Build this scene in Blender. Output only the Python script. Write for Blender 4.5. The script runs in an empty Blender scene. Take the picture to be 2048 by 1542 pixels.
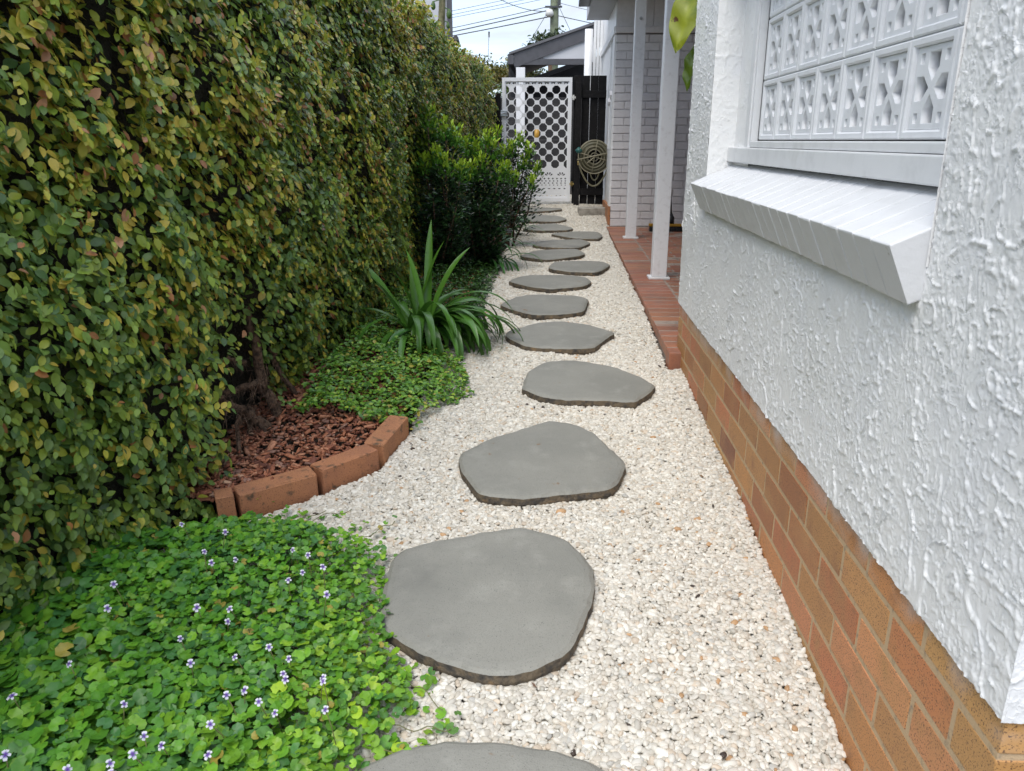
import bpy, bmesh, math, random
import numpy as np
from mathutils import Vector, Matrix
random.seed(7); rng = np.random.default_rng(7)
S = bpy.context.scene; C = S.collection
R = math.radians

# ------------------------------------------------------------------ camera
cd = bpy.data.cameras.new('camera'); cam = bpy.data.objects.new('camera', cd); C.objects.link(cam)
cd.sensor_width = 36; cd.lens = 36 * 1550 / 2048; cd.clip_start = .02; cd.clip_end = 2000
CR, CU, CF = Vector((.99873, .050379, 0)), Vector((-.015185, .301043, .95349)), Vector((-.048036, .952279, -.301426))
EYE = Vector((0, 0, 1.0))
cam.matrix_world = Matrix(((CR.x, CU.x, -CF.x, EYE.x), (CR.y, CU.y, -CF.y, EYE.y), (CR.z, CU.z, -CF.z, EYE.z), (0, 0, 0, 1)))
cd.dof.use_dof = True; cd.dof.focus_distance = 3.3; cd.dof.aperture_fstop = 14
S.camera = cam

# ------------------------------------------------------------------ world, sun, exposure
SUN_EL, SUN_AZ = R(56), R(205)          # azimuth clockwise from +Y
w = bpy.data.worlds.new('World'); S.world = w; w.use_nodes = True
nt = w.node_tree; nt.nodes.clear()
def N(t, typ, **k):
    n = t.nodes.new(typ)
    for a, v in k.items(): setattr(n, a, v)
    return n
o_ = N(nt, 'ShaderNodeOutputWorld'); bg = N(nt, 'ShaderNodeBackground'); bg.inputs['Strength'].default_value = .15
sky = N(nt, 'ShaderNodeTexSky', sky_type='NISHITA', sun_disc=False, sun_elevation=SUN_EL, sun_rotation=SUN_AZ, air_density=.8, dust_density=.2, ozone_density=1.3)
tc = N(nt, 'ShaderNodeTexCoord'); mp = N(nt, 'ShaderNodeMapping'); mp.inputs['Scale'].default_value = (1.6, 1.6, 7.5); mp.inputs['Rotation'].default_value = (R(3), R(-4), R(0))
nz = N(nt, 'ShaderNodeTexNoise'); nz.inputs['Scale'].default_value = 2.6; nz.inputs['Detail'].default_value = 9; nz.inputs['Roughness'].default_value = .62; nz.inputs['Distortion'].default_value = .5
rp = N(nt, 'ShaderNodeValToRGB'); rp.color_ramp.elements[0].position = .38; rp.color_ramp.elements[1].position = .66
rp.color_ramp.elements[0].color = (.66, .66, .66, 1); rp.color_ramp.elements[1].color = (.97, .97, .97, 1)
mx = N(nt, 'ShaderNodeMix', data_type='RGBA'); L = nt.links.new
# overcast cloud deck: brighter overhead than at the horizon (1 + 2 sin(elevation)) / 3
sz = N(nt, 'ShaderNodeSeparateXYZ'); cz1 = N(nt, 'ShaderNodeMath', operation='MAXIMUM'); cz1.inputs[1].default_value = 0; cz2 = N(nt, 'ShaderNodeMath', operation='MULTIPLY_ADD'); cz2.inputs[1].default_value = 2 / 3; cz2.inputs[2].default_value = 1 / 3
cc = N(nt, 'ShaderNodeVectorMath', operation='SCALE'); cc.inputs[0].default_value = (4.75, 5.1, 5.7)
L(tc.outputs['Generated'], sz.inputs[0]); L(sz.outputs[2], cz1.inputs[0]); L(cz1.outputs[0], cz2.inputs[0]); L(cz2.outputs[0], cc.inputs['Scale']); L(cc.outputs[0], mx.inputs['B'])
L(tc.outputs['Generated'], mp.inputs[0]); L(mp.outputs[0], nz.inputs['Vector']); L(nz.outputs[0], rp.inputs[0])
L(rp.outputs[0], mx.inputs['Factor']); L(sky.outputs[0], mx.inputs['A']); L(mx.outputs['Result'], bg.inputs['Color']); L(bg.outputs[0], o_.inputs[0])
sd = bpy.data.lights.new('sun', 'SUN'); sun = bpy.data.objects.new('sun', sd); C.objects.link(sun)
sd.energy = 1.0; sd.angle = R(34); sd.color = (1, .93, .83)
sv = Vector((math.sin(SUN_AZ) * math.cos(SUN_EL), math.cos(SUN_AZ) * math.cos(SUN_EL), math.sin(SUN_EL)))
sun.rotation_euler = sv.to_track_quat('Z', 'Y').to_euler(); sun.location = sv * 30
S.view_settings.view_transform = 'Standard'; S.view_settings.look = 'None'; S.view_settings.gamma = 1; S.view_settings.exposure = 1.44
S.render.engine = 'CYCLES'
S.cycles.use_denoising = True; S.cycles.max_bounces = 8; S.cycles.diffuse_bounces = 4; S.cycles.transparent_max_bounces = 8

# ------------------------------------------------------------------ helpers
GY = [-12, -3, 0, 1.33, 1.85, 2.32, 3.8, 5, 8.5, 9.3, 10.5, 12]; GZ = [-.9, -.6, -.34, -.235, -.17, -.13, -.04, 0, .01, .03, .2, .2]
def g(y): return np.interp(y, GY, GZ)
def hash2(ix, iy, s):
    h = np.sin(ix * 127.1 + iy * 311.7 + s * 74.7) * 43758.5453
    return h - np.floor(h)
def vn(x, y, s=0):                                   # value noise, 0..1
    x = np.asarray(x, float); y = np.asarray(y, float)
    ix = np.floor(x); iy = np.floor(y); fx = x - ix; fy = y - iy
    fx = fx * fx * fx * (fx * (fx * 6 - 15) + 10); fy = fy * fy * fy * (fy * (fy * 6 - 15) + 10)
    a = hash2(ix, iy, s); b = hash2(ix + 1, iy, s); c = hash2(ix, iy + 1, s); d = hash2(ix + 1, iy + 1, s)
    return (a * (1 - fx) + b * fx) * (1 - fy) + (c * (1 - fx) + d * fx) * fy
def fbm(x, y, s=0, o=4):
    t = 0; a = .5
    for k in range(o): t = t + a * vn(x * 2 ** k, y * 2 ** k, s + k * 13.1); a *= .5
    return t
def sstep(a, b, x):
    t = np.clip((x - a) / (b - a), 0, 1); return t * t * (3 - 2 * t)
def inpoly(x, y, P):
    x = np.asarray(x); y = np.asarray(y); r = np.zeros(x.shape, bool); n = len(P)
    for i in range(n):
        x0, y0 = P[i][:2]; x1, y1 = P[(i + 1) % n][:2]
        c = ((y0 > y) != (y1 > y)) & (x < (x1 - x0) * (y - y0) / (y1 - y0 + 1e-12) + x0)
        r ^= c
    return r
def proj(p):                                         # share of the frame a point falls at, used only to choose which leaves are singled out
    p = np.asarray(p) - np.array(EYE)
    z = p @ np.array(CF); x = p @ np.array(CR); y = p @ np.array(CU)
    return x / z * 1550 / 1024, y / z * 1550 / 771, z

def tag(o, label=None, cat=None, group=None, kind=None):
    if label: o['label'] = label
    if cat: o['category'] = cat
    if group: o['group'] = group
    if kind: o['kind'] = kind
    return o
def empty(name, loc=(0, 0, 0)):
    o = bpy.data.objects.new(name, None); o.location = loc; o.empty_display_size = .1; C.objects.link(o); return o
def obj(name, me, mat=None, parent=None, loc=None):
    o = bpy.data.objects.new(name, me); C.objects.link(o)
    if mat and not me.materials: me.materials.append(mat)
    if parent: o.parent = parent; o.matrix_parent_inverse = Matrix.Translation(-parent.location) if parent.parent is None else Matrix.Translation(-parent.matrix_world_loc) if hasattr(parent, 'matrix_world_loc') else Matrix.Identity(4)
    if loc is not None: o.location = loc
    return o
class MB:
    def __init__(s): s.v = []; s.f = []
    def box(s, lo, hi):
        n = len(s.v); x0, y0, z0 = lo; x1, y1, z1 = hi
        s.v += [(x0, y0, z0), (x1, y0, z0), (x1, y1, z0), (x0, y1, z0), (x0, y0, z1), (x1, y0, z1), (x1, y1, z1), (x0, y1, z1)]
        s.f += [tuple(n + i for i in q) for q in ((0, 3, 2, 1), (4, 5, 6, 7), (0, 1, 5, 4), (1, 2, 6, 5), (2, 3, 7, 6), (3, 0, 4, 7))]; return s
    def hexa(s, pts):                                # 8 points, bottom ring then top ring
        n = len(s.v); s.v += [tuple(p) for p in pts]
        s.f += [tuple(n + i for i in q) for q in ((0, 3, 2, 1), (4, 5, 6, 7), (0, 1, 5, 4), (1, 2, 6, 5), (2, 3, 7, 6), (3, 0, 4, 7))]; return s
    def tube(s, path, rad, n=8, cap=True):
        P = [Vector(p) for p in path]; m = len(P)
        rad = [rad] * m if not hasattr(rad, '__len__') else rad
        up = Vector((0, 0, 1)); base = len(s.v)
        u = None
        for i in range(m):
            t = (P[min(i + 1, m - 1)] - P[max(i - 1, 0)]).normalized()
            if u is None:
                u = t.cross(up);
                if u.length < .1: u = t.cross(Vector((1, 0, 0)))
            u = (u - t * u.dot(t)).normalized(); v = t.cross(u)
            for k in range(n):
                a = 2 * math.pi * k / n; s.v.append(tuple(P[i] + (u * math.cos(a) + v * math.sin(a)) * rad[i]))
        for i in range(m - 1):
            for k in range(n):
                a = base + i * n + k; b = base + i * n + (k + 1) % n
                s.f.append((a, b, b + n, a + n))
        if cap:
            s.f.append(tuple(base + k for k in range(n))[::-1]); s.f.append(tuple(base + (m - 1) * n + k for k in range(n)))
        return s
    def mesh(s, name, smooth=False):
        me = bpy.data.meshes.new(name); me.from_pydata(s.v, [], s.f); me.update()
        if smooth: me.polygons.foreach_set('use_smooth', [True] * len(me.polygons))
        return me
def bevbox(name, sx, sy, sz, b=.004, seg=1, jit=0.0):
    bm = bmesh.new(); bmesh.ops.create_cube(bm, size=1)
    for v in bm.verts: v.co = Vector((v.co.x * sx, v.co.y * sy, v.co.z * sz))
    bmesh.ops.bevel(bm, geom=list(bm.edges), offset=b, segments=seg, profile=.6, affect='EDGES')
    if jit:
        for v in bm.verts: v.co += Vector((random.uniform(-jit, jit), random.uniform(-jit, jit), random.uniform(-jit, jit)))
    me = bpy.data.meshes.new(name); bm.to_mesh(me); bm.free(); return me
def polyholes(name, outer, holes, depth, bevel=0.0):
    """flat plate with holes, in its local XY plane, thickness along Z"""
    cu = bpy.data.curves.new(name, 'CURVE'); cu.dimensions = '2D'; cu.fill_mode = 'BOTH'; cu.extrude = depth / 2; cu.bevel_depth = bevel; cu.bevel_resolution = 0
    for P in [outer] + holes:
        sp = cu.splines.new('POLY'); sp.points.add(len(P) - 1); sp.use_cyclic_u = True
        for q, p in zip(sp.points, P): q.co = (p[0], p[1], 0, 1)
    t = bpy.data.objects.new('t', cu); C.objects.link(t); dg = bpy.context.evaluated_depsgraph_get()
    me = bpy.data.meshes.new_from_object(t.evaluated_get(dg)); bpy.data.objects.remove(t); me.name = name; me.materials.clear(); return me
def npmesh(name, V, F, col=None, smooth=True):
    """triangle mesh from arrays; col per vertex -> attribute 'col'"""
    me = bpy.data.meshes.new(name); V = np.asarray(V, np.float32); F = np.asarray(F, np.int32)
    me.vertices.add(len(V)); me.vertices.foreach_set('co', V.ravel())
    k = F.shape[1]
    me.loops.add(F.size); me.loops.foreach_set('vertex_index', F.ravel())
    me.polygons.add(len(F)); me.polygons.foreach_set('loop_start', np.arange(0, F.size, k, dtype=np.int32)); me.polygons.foreach_set('loop_total', np.full(len(F), k, np.int32))
    if smooth: me.polygons.foreach_set('use_smooth', np.ones(len(F), bool))
    me.update(calc_edges=True)
    if col is not None:
        a = me.attributes.new('col', 'FLOAT_COLOR', 'POINT')
        a.data.foreach_set('color', np.concatenate([col, np.ones((len(col), 1))], 1).astype(np.float32).ravel())
    return me
def scatter(name, tv, tf, pos, rot, scl, col, mat=None, parent=None, smooth=True, tcol=None):
    tv = np.asarray(tv, float); tf = np.asarray(tf); n = len(pos); m = len(tv)
    if np.ndim(scl) == 1: scl = np.asarray(scl)[:, None]
    V = np.einsum('nij,nmj->nmi', rot, tv[None] * np.asarray(scl)[:, None, :] if np.shape(scl)[1] == 3 else tv[None] * np.asarray(scl)[:, None, :1]) + pos[:, None, :]
    F = (tf[None] + (np.arange(n) * m)[:, None, None]).reshape(-1, 3)
    cc = np.repeat(np.asarray(col)[:, None, :], m, 1)
    if tcol is not None: cc = cc * np.asarray(tcol)[None]
    me = npmesh(name, V.reshape(-1, 3), F, cc.reshape(-1, 3), smooth)
    return obj(name, me, mat, parent)
def basis(ax, nor):
    """rotation matrices with local x = ax, local z ~ nor"""
    ax = ax / np.linalg.norm(ax, axis=1, keepdims=True)
    y = np.cross(nor, ax); y /= np.linalg.norm(y, axis=1, keepdims=True) + 1e-9
    z = np.cross(ax, y)
    return np.stack([ax, y, z], 2)

# ------------------------------------------------------------------ materials
MATS = {}
def mat(name, col=(.5, .5, .5), rough=.6, attr=None, noise=None, bump=None, spec=.5, trans=0, metal=0, objvar=0, stain=None, coat=0):
    """noise=(scale, detail, colour2, low, high); bump=[(scale, strength, distance)]; stain=(scale, colour, low, high)"""
    m = bpy.data.materials.new(name); m.use_nodes = True; t = m.node_tree; t.nodes.clear()
    out = N(t, 'ShaderNodeOutputMaterial'); b = N(t, 'ShaderNodeBsdfPrincipled'); l = t.links.new
    b.inputs['Roughness'].default_value = rough; b.inputs['Metallic'].default_value = metal; b.inputs['Specular IOR Level'].default_value = spec; b.inputs['Coat Weight'].default_value = coat
    tcn = N(t, 'ShaderNodeTexCoord'); geo = N(t, 'ShaderNodeNewGeometry'); vec = geo.outputs['Position']
    if attr: a = N(t, 'ShaderNodeAttribute', attribute_name=attr[0], attribute_type=attr[1]); c = a.outputs['Color']
    else:
        a = N(t, 'ShaderNodeRGB'); a.outputs[0].default_value = (*col, 1); c = a.outputs[0]
    def layer(c, sc, det, c2, lo, hi, mode='MIX', rgh=.6):
        nn = N(t, 'ShaderNodeTexNoise'); nn.inputs['Scale'].default_value = sc; nn.inputs['Detail'].default_value = det; nn.inputs['Roughness'].default_value = rgh; l(vec, nn.inputs['Vector'])
        mr = N(t, 'ShaderNodeMapRange', interpolation_type='SMOOTHSTEP'); mr.inputs[1].default_value = lo; mr.inputs[2].default_value = hi; l(nn.outputs[0], mr.inputs[0])
        x = N(t, 'ShaderNodeMix', data_type='RGBA', blend_type=mode); l(mr.outputs[0], x.inputs['Factor']); l(c, x.inputs['A']); x.inputs['B'].default_value = (*c2, 1)
        return x.outputs['Result']
    for q in ([noise] if isinstance(noise, tuple) else (noise or [])): c = layer(c, *q)
    if objvar:
        oi = N(t, 'ShaderNodeObjectInfo'); hs = N(t, 'ShaderNodeHueSaturation'); mr = N(t, 'ShaderNodeMapRange'); mr.inputs[3].default_value = 1 - objvar; mr.inputs[4].default_value = 1 + objvar
        l(oi.outputs['Random'], mr.inputs[0]); l(mr.outputs[0], hs.inputs['Value']); l(c, hs.inputs['Color'])
        m2 = N(t, 'ShaderNodeMapRange'); m2.inputs[3].default_value = .5 - objvar * .05; m2.inputs[4].default_value = .5 + objvar * .05
        mu = N(t, 'ShaderNodeMath', operation='FRACT'); mm = N(t, 'ShaderNodeMath', operation='MULTIPLY'); mm.inputs[1].default_value = 7.31; l(oi.outputs['Random'], mm.inputs[0]); l(mm.outputs[0], mu.inputs[0]); l(mu.outputs[0], m2.inputs[0]); l(m2.outputs[0], hs.inputs['Hue'])
        c = hs.outputs[0]
    l(c, b.inputs['Base Color'])
    nrm = None
    for sc, st, di in bump or []:
        nn = N(t, 'ShaderNodeTexNoise'); nn.inputs['Scale'].default_value = sc; nn.inputs['Detail'].default_value = 5; l(vec, nn.inputs['Vector'])
        bp = N(t, 'ShaderNodeBump'); bp.inputs['Strength'].default_value = st; bp.inputs['Distance'].default_value = di; l(nn.outputs[0], bp.inputs['Height'])
        if nrm: l(nrm, bp.inputs['Normal'])
        nrm = bp.outputs[0]
    if nrm: l(nrm, b.inputs['Normal'])
    if trans:
        tr = N(t, 'ShaderNodeBsdfTranslucent'); l(c, tr.inputs['Color']); ms = N(t, 'ShaderNodeMixShader'); ms.inputs[0].default_value = trans; l(b.outputs[0], ms.inputs[1]); l(tr.outputs[0], ms.inputs[2]); l(ms.outputs[0], out.inputs[0])
    else: l(b.outputs[0], out.inputs[0])
    MATS[name] = m; return m
M_stucco = mat('white_textured_paint', (.80, .805, .805), .34, noise=[(6, 4, (.75, .76, .775), .45, .75), (2.3, 6, (.69, .69, .675), .56, .78)], bump=[(900, .12, .0015), (160, .25, .002)])
def ridges(m):
    """thin trowel ridges and grit as fine relief"""
    t = m.node_tree; l = t.links.new; b = [n for n in t.nodes if n.type == 'BSDF_PRINCIPLED'][0]; geo = N(t, 'ShaderNodeNewGeometry'); prev = b.inputs['Normal'].links[0].from_socket
    for sc, wd, dist, st, off in ((38, .030, .0013, .4, 0), (75, .040, .0009, .4, 5), (17, .012, .0017, .4, 9)):
        ad = N(t, 'ShaderNodeVectorMath', operation='ADD'); ad.inputs[1].default_value = (off, off * .7, off * .3); l(geo.outputs['Position'], ad.inputs[0])
        nn = N(t, 'ShaderNodeTexNoise'); nn.inputs['Scale'].default_value = sc; nn.inputs['Detail'].default_value = 1.5; nn.inputs['Distortion'].default_value = .8; l(ad.outputs[0], nn.inputs['Vector'])
        su = N(t, 'ShaderNodeMath', operation='SUBTRACT'); su.inputs[1].default_value = .5; l(nn.outputs[0], su.inputs[0]); ab = N(t, 'ShaderNodeMath', operation='ABSOLUTE'); l(su.outputs[0], ab.inputs[0])
        mr = N(t, 'ShaderNodeMapRange', interpolation_type='SMOOTHSTEP'); mr.inputs[1].default_value = wd * .5; mr.inputs[2].default_value = wd; mr.inputs[3].default_value = 1; mr.inputs[4].default_value = 0; l(ab.outputs[0], mr.inputs[0])
        mk = N(t, 'ShaderNodeTexNoise'); mk.inputs['Scale'].default_value = 11 + off; mk.inputs['Detail'].default_value = 4; l(ad.outputs[0], mk.inputs['Vector']); mm = N(t, 'ShaderNodeMapRange', interpolation_type='SMOOTHSTEP'); mm.inputs[1].default_value = .47; mm.inputs[2].default_value = .54; l(mk.outputs[0], mm.inputs[0])
        mu = N(t, 'ShaderNodeMath', operation='MULTIPLY'); l(mr.outputs[0], mu.inputs[0]); l(mm.outputs[0], mu.inputs[1])
        bp = N(t, 'ShaderNodeBump'); bp.inputs['Strength'].default_value = st; bp.inputs['Distance'].default_value = dist; l(mu.outputs[0], bp.inputs['Height']); l(prev, bp.inputs['Normal']); prev = bp.outputs[0]
    l(prev, b.inputs['Normal'])
ridges(M_stucco)
M_white = mat('white_paint', (.72, .73, .74), .42, noise=[(14, 5, (.63, .64, .65), .45, .8), (4, 6, (.55, .55, .53), .60, .80), (45, 6, (.42, .40, .36), .70, .76)], bump=[(70, .2, .002), (500, .1, .001)])
M_screen = mat('painted_block', (.72, .735, .755), .5, noise=(20, 4, (.64, .65, .67), .45, .8), bump=[(120, .25, .002)])
M_post = mat('chipped_white_timber', (.73, .74, .76), .45, noise=[(30, 6, (.6, .6, .61), .5, .8), (55, 8, (.2, .19, .18), .70, .74)], bump=[(60, .3, .003)])
M_pbrick = mat('lilac_white_painted_brick', (.66, .645, .655), .55, noise=(25, 5, (.60, .585, .595), .4, .75), bump=[(140, .35, .003)], objvar=.05)
M_mortarw = mat('painted_mortar', (.60, .585, .595), .7, bump=[(200, .4, .003)])
M_brick = mat('tan_orange_face_brick', rough=.55, attr=('tone', 'OBJECT'), noise=[(9, 4, (.42, .205, .075), .40, .8), (300, 3, (.09, .038, .018), .545, .64), (14, 4, (.28, .12, .05), .55, .8), (200, 2, (.55, .3, .15), .68, .75)], bump=[(350, .25, .0015)], objvar=.10)
M_mortar = mat('tan_mortar', (.50, .36, .215), .85, noise=(60, 5, (.25, .2, .14), .5, .75), bump=[(300, .5, .003)])
M_edge = mat('weathered_edging_brick', (.40, .175, .08), .8, noise=[(10, 5, (.32, .14, .07), .4, .7), (22, 8, (.09, .06, .035), .54, .68), (240, 3, (.12, .05, .03), .55, .7)], bump=[(200, .5, .004), (40, .3, .004)], objvar=.06)
M_tile = mat('terracotta_tile', (.32, .125, .068), .55, noise=[(5, 4, (.22, .11, .075), .45, .72), (120, 4, (.24, .10, .06), .5, .7)], bump=[(120, .25, .002)], objvar=.14)
M_grout = mat('pale_grout', (.30, .235, .19), .85, noise=(15, 5, (.2, .16, .13), .45, .7), bump=[(200, .4, .003)])
M_stone = mat('bluestone', (.235, .23, .20), .6, noise=[(3.5, 6, (.20, .197, .172), .36, .66), (11, 6, (.27, .265, .232), .50, .78), (230, 4, (.16, .158, .14), .55, .74), (380, 2, (.04, .04, .04), .66, .70), (17, 3, (.19, .13, .08), .70, .76), (2.1, 7, (.15, .148, .13), .55, .75)], bump=[(260, .6, .0018), (25, .25, .006)])
M_side = mat('split_stone_edge', (.13, .10, .065), .85, noise=[(30, 6, (.045, .04, .035), .4, .65), (22, 5, (.22, .14, .07), .58, .75)], bump=[(90, .8, .008)])
M_peb = mat('pebble', rough=.5, attr=('col', 'INSTANCER'), noise=(260, 3, (.52, .47, .40), .58, .88), spec=.3)
M_bed = mat('gravel_bed', (.44, .41, .35), .9, noise=[(95, 3, (.25, .23, .19), .5, .62), (60, 4, (.52, .49, .43), .55, .7)], bump=[(95, 1, .01)])  # shade between the pebbles is put into the bed's darker beige
M_soil = mat('soil', (.055, .038, .026), .95, noise=(30, 6, (.03, .022, .016), .4, .7), bump=[(60, .8, .02)])
M_chip = mat('bark_chip', rough=.75, attr=('col', 'GEOMETRY'), noise=(180, 4, (.06, .02, .012), .5, .8), bump=[(200, .4, .003)])
M_leaf = mat('leaf', rough=.36, attr=('col', 'GEOMETRY'), noise=(55, 3, (.03, .055, .012), .5, 1.0), trans=.22, spec=.4)
M_gloss = mat('glossy_leaf', rough=.28, attr=('col', 'GEOMETRY'), trans=.15, spec=.55)
M_strap = mat('strap_leaf', rough=.33, attr=('col', 'GEOMETRY'), noise=(40, 3, (.02, .06, .012), .5, 1.0), trans=.18, spec=.5)
M_petal = mat('petal', rough=.6, attr=('col', 'GEOMETRY'), trans=.3)
M_bark = mat('dark_bark', (.17, .105, .066), .95, noise=(60, 6, (.045, .028, .018), .4, .65), bump=[(120, 1, .01)])
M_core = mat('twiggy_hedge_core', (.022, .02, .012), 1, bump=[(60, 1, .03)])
M_gate = mat('white_powder_coat', (.74, .75, .77), .35, bump=[(80, .05, .001)])
M_black = mat('black_stained_timber', (.010, .0095, .010), .85, spec=.2, noise=(25, 6, (.018, .017, .017), .45, .7), bump=[(90, .5, .004)])
M_char = mat('charcoal_paint', (.075, .075, .085), .45, noise=(10, 4, (.06, .06, .066), .4, .7))
M_dark = mat('sill_shade_dark', (.02, .02, .022), .8, noise=(8, 3, (.035, .033, .034), .4, .7))
M_hose = mat('olive_hose', (.15, .14, .085), .45, noise=(40, 3, (.13, .12, .07), .4, .7))
M_brass = mat('brass', (.5, .36, .13), .35, metal=1)
M_galv = mat('galvanised_steel', (.5, .52, .54), .35, metal=1, noise=(60, 4, (.35, .36, .38), .4, .7))
M_conc = mat('old_concrete', (.32, .30, .26), .9, noise=[(12, 6, (.18, .165, .14), .4, .7), (150, 3, (.42, .4, .36), .6, .75)], bump=[(120, .5, .004)])
M_yel = mat('yellow_plastic', (.40, .22, .02), .4, noise=(40, 3, (.45, .2, .02), .5, .8))
M_blk = mat('black_plastic', (.012, .012, .013), .5, bump=[(300, .3, .003)])
M_teal = mat('teal_plastic', (.02, .10, .09), .4)
M_nwall = mat('pale_render', (.50, .51, .54), .8, noise=(3, 4, (.47, .48, .51), .4, .7), bump=[(60, .2, .004)])
M_pole = mat('treated_pole', (.17, .20, .13), .85, noise=(6, 6, (.12, .13, .09), .4, .7), bump=[(30, .5, .02)])
M_wire = mat('wire', (.05, .055, .06), .6)
M_cer = mat('ceramic', (.6, .6, .58), .3)
M_pap = mat('papaya_bark', (.22, .20, .11), .85, noise=(25, 5, (.12, .12, .06), .4, .65), bump=[(40, .6, .01)])
M_fruit = mat('green_fruit', (.055, .12, .025), .45, noise=(20, 4, (.09, .15, .03), .4, .7))
M_roof = mat('roof_metal', (.11, .11, .12), .5)

# ------------------------------------------------------------------ ground, gravel bed
LB = [(-1.25, .6), (-1.25, 1.9), (-1.05, 2.12), (-.97, 2.14), (-.77, 2.31), (-.595, 2.5), (-.54, 2.86), (-.55, 3.0), (-.56, 3.2), (-.56, 3.5), (-.54, 3.8), (-.52, 4.4), (-.47, 5.2), (-.50, 5.9), (-.46, 6.8), (-.43, 7.6), (-.46, 9.2), (-.62, 10.4), (-.66, 10.6), (-.66, 12.6)]
def left_edge(y): return np.interp(y, [p[1] for p in LB], [p[0] for p in LB])
def patio_edge(y): return .572 + (y - 3.7) * (.644 - .572) / 5.55
def right_edge(y): return np.where(np.asarray(y) < 3.6, .632, np.where(np.asarray(y) < 9.35, patio_edge(np.asarray(y)) - .004, .68))
def strip(name, xs, ys, zf, m):
    X, Y = np.meshgrid(xs, ys); V = np.stack([X, Y, zf(X, Y)], -1).reshape(-1, 3); nx = len(xs); ny = len(ys)
    i = (np.arange(ny - 1)[:, None] * nx + np.arange(nx - 1)[None]).ravel()
    return obj(name, npmesh(name, V, np.stack([i, i + 1, i + nx + 1, i + nx], 1)), m)
def gz(X, Y): return g(Y)
gr = strip('ground', np.concatenate([[-300, -60, -15, -5], np.linspace(-2.5, 3.5, 13), [8, 20, 80, 300]]), np.concatenate([[-12, -3], np.linspace(-1, 14, 61), [20, 40, 90, 250, 700]]), lambda X, Y: g(Y) - .05, M_soil)
tag(gr, kind='structure')
ys = np.linspace(.3, 12.6, 124); V = []
for y in ys:
    for t in np.linspace(0, 1, 9):
        a, b = float(left_edge(y)), float(right_edge(y)); V.append((a + (b - a) * t, y, float(g(y)) - .011))
i = (np.arange(123)[:, None] * 9 + np.arange(8)[None]).ravel()
pth = tag(obj('path', npmesh('path', V, np.stack([i, i + 1, i + 10, i + 9], 1)), M_bed), kind='structure')

# ------------------------------------------------------------------ stepping stones
STONES = [
 [(-.44, 1.1), (-.40, 1.22), (-.31, 1.29), (-.26, 1.31), (-.17, 1.325), (-.05, 1.32), (.03, 1.305), (.10, 1.28), (.15, 1.24), (.17, 1.12), (.12, .95), (-.05, .86), (-.28, .88), (-.42, .98)],
 [(-.08, 2.1), (-.01, 2.08), (.05, 2.05), (.1, 1.98), (.13, 1.9), (.13, 1.83), (.11, 1.73), (.07, 1.61), (.04, 1.57), (-.03, 1.52), (-.11, 1.5), (-.16, 1.51), (-.22, 1.53), (-.29, 1.56), (-.35, 1.6), (-.41, 1.65), (-.43, 1.75), (-.44, 1.89), (-.42, 1.97), (-.36, 2.01), (-.24, 2.05), (-.17, 2.08)],
 [(0, 2.9), (.09, 2.88), (.17, 2.8), (.22, 2.68), (.26, 2.59), (.27, 2.52), (.24, 2.41), (.2, 2.35), (.06, 2.31), (-.06, 2.28), (-.15, 2.28), (-.22, 2.3), (-.26, 2.37), (-.3, 2.46), (-.32, 2.55), (-.31, 2.61), (-.22, 2.73), (-.11, 2.82), (-.05, 2.87)],
 [(-.12, 3.28), (-.1, 3.48), (-.02, 3.61), (.12, 3.64), (.31, 3.55), (.43, 3.4), (.47, 3.31), (.43, 3.22), (.36, 3.12), (.19, 3.13), (.07, 3.13), (-.04, 3.17), (-.11, 3.24)],
 [(-.24, 4.07), (-.22, 4.17), (-.07, 4.32), (.06, 4.36), (.21, 4.3), (.35, 4.14), (.31, 4.05), (.23, 3.86), (.1, 3.82), (-.05, 3.83), (-.14, 3.88), (-.21, 3.99)],
 [(-.31, 4.76), (-.23, 4.97), (-.1, 5.05), (.16, 5.03), (.24, 4.93), (.22, 4.73), (.19, 4.6), (.06, 4.53), (-.09, 4.51), (-.21, 4.61)],
 [(-.3, 5.57), (-.19, 5.79), (.07, 5.83), (.25, 5.75), (.29, 5.56), (.22, 5.38), (.01, 5.27), (-.14, 5.34)],
 [(-.02, 6.23), (.03, 6.47), (.2, 6.54), (.41, 6.52), (.48, 6.36), (.4, 6.08), (.34, 5.98), (.15, 6.0), (.01, 6.11)],
 [(-.27, 6.84), (-.13, 7.16), (.22, 7.28), (.3, 7.02), (.25, 6.86), (-.01, 6.61), (-.18, 6.72)],
 [(-.18, 7.58), (-.09, 7.86), (.29, 8.0), (.38, 7.73), (.25, 7.39), (.03, 7.38), (-.13, 7.48)],
 [(0, 8.46), (.26, 8.68), (.5, 8.65), (.54, 8.35), (.47, 8.09), (.24, 8.12)],
 [(-.32, 8.86), (-.22, 9.21), (.04, 9.33), (.24, 8.97), (.18, 8.8), (-.13, 8.74)],
 [(-.48, 9.67), (-.27, 9.78), (.07, 9.71), (.18, 9.56), (.07, 9.43), (-.2, 9.43), (-.41, 9.47)],
 [(-.49, 10.05), (-.22, 10.16), (.13, 10.11), (.01, 10.0), (-.28, 9.94)]]
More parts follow.
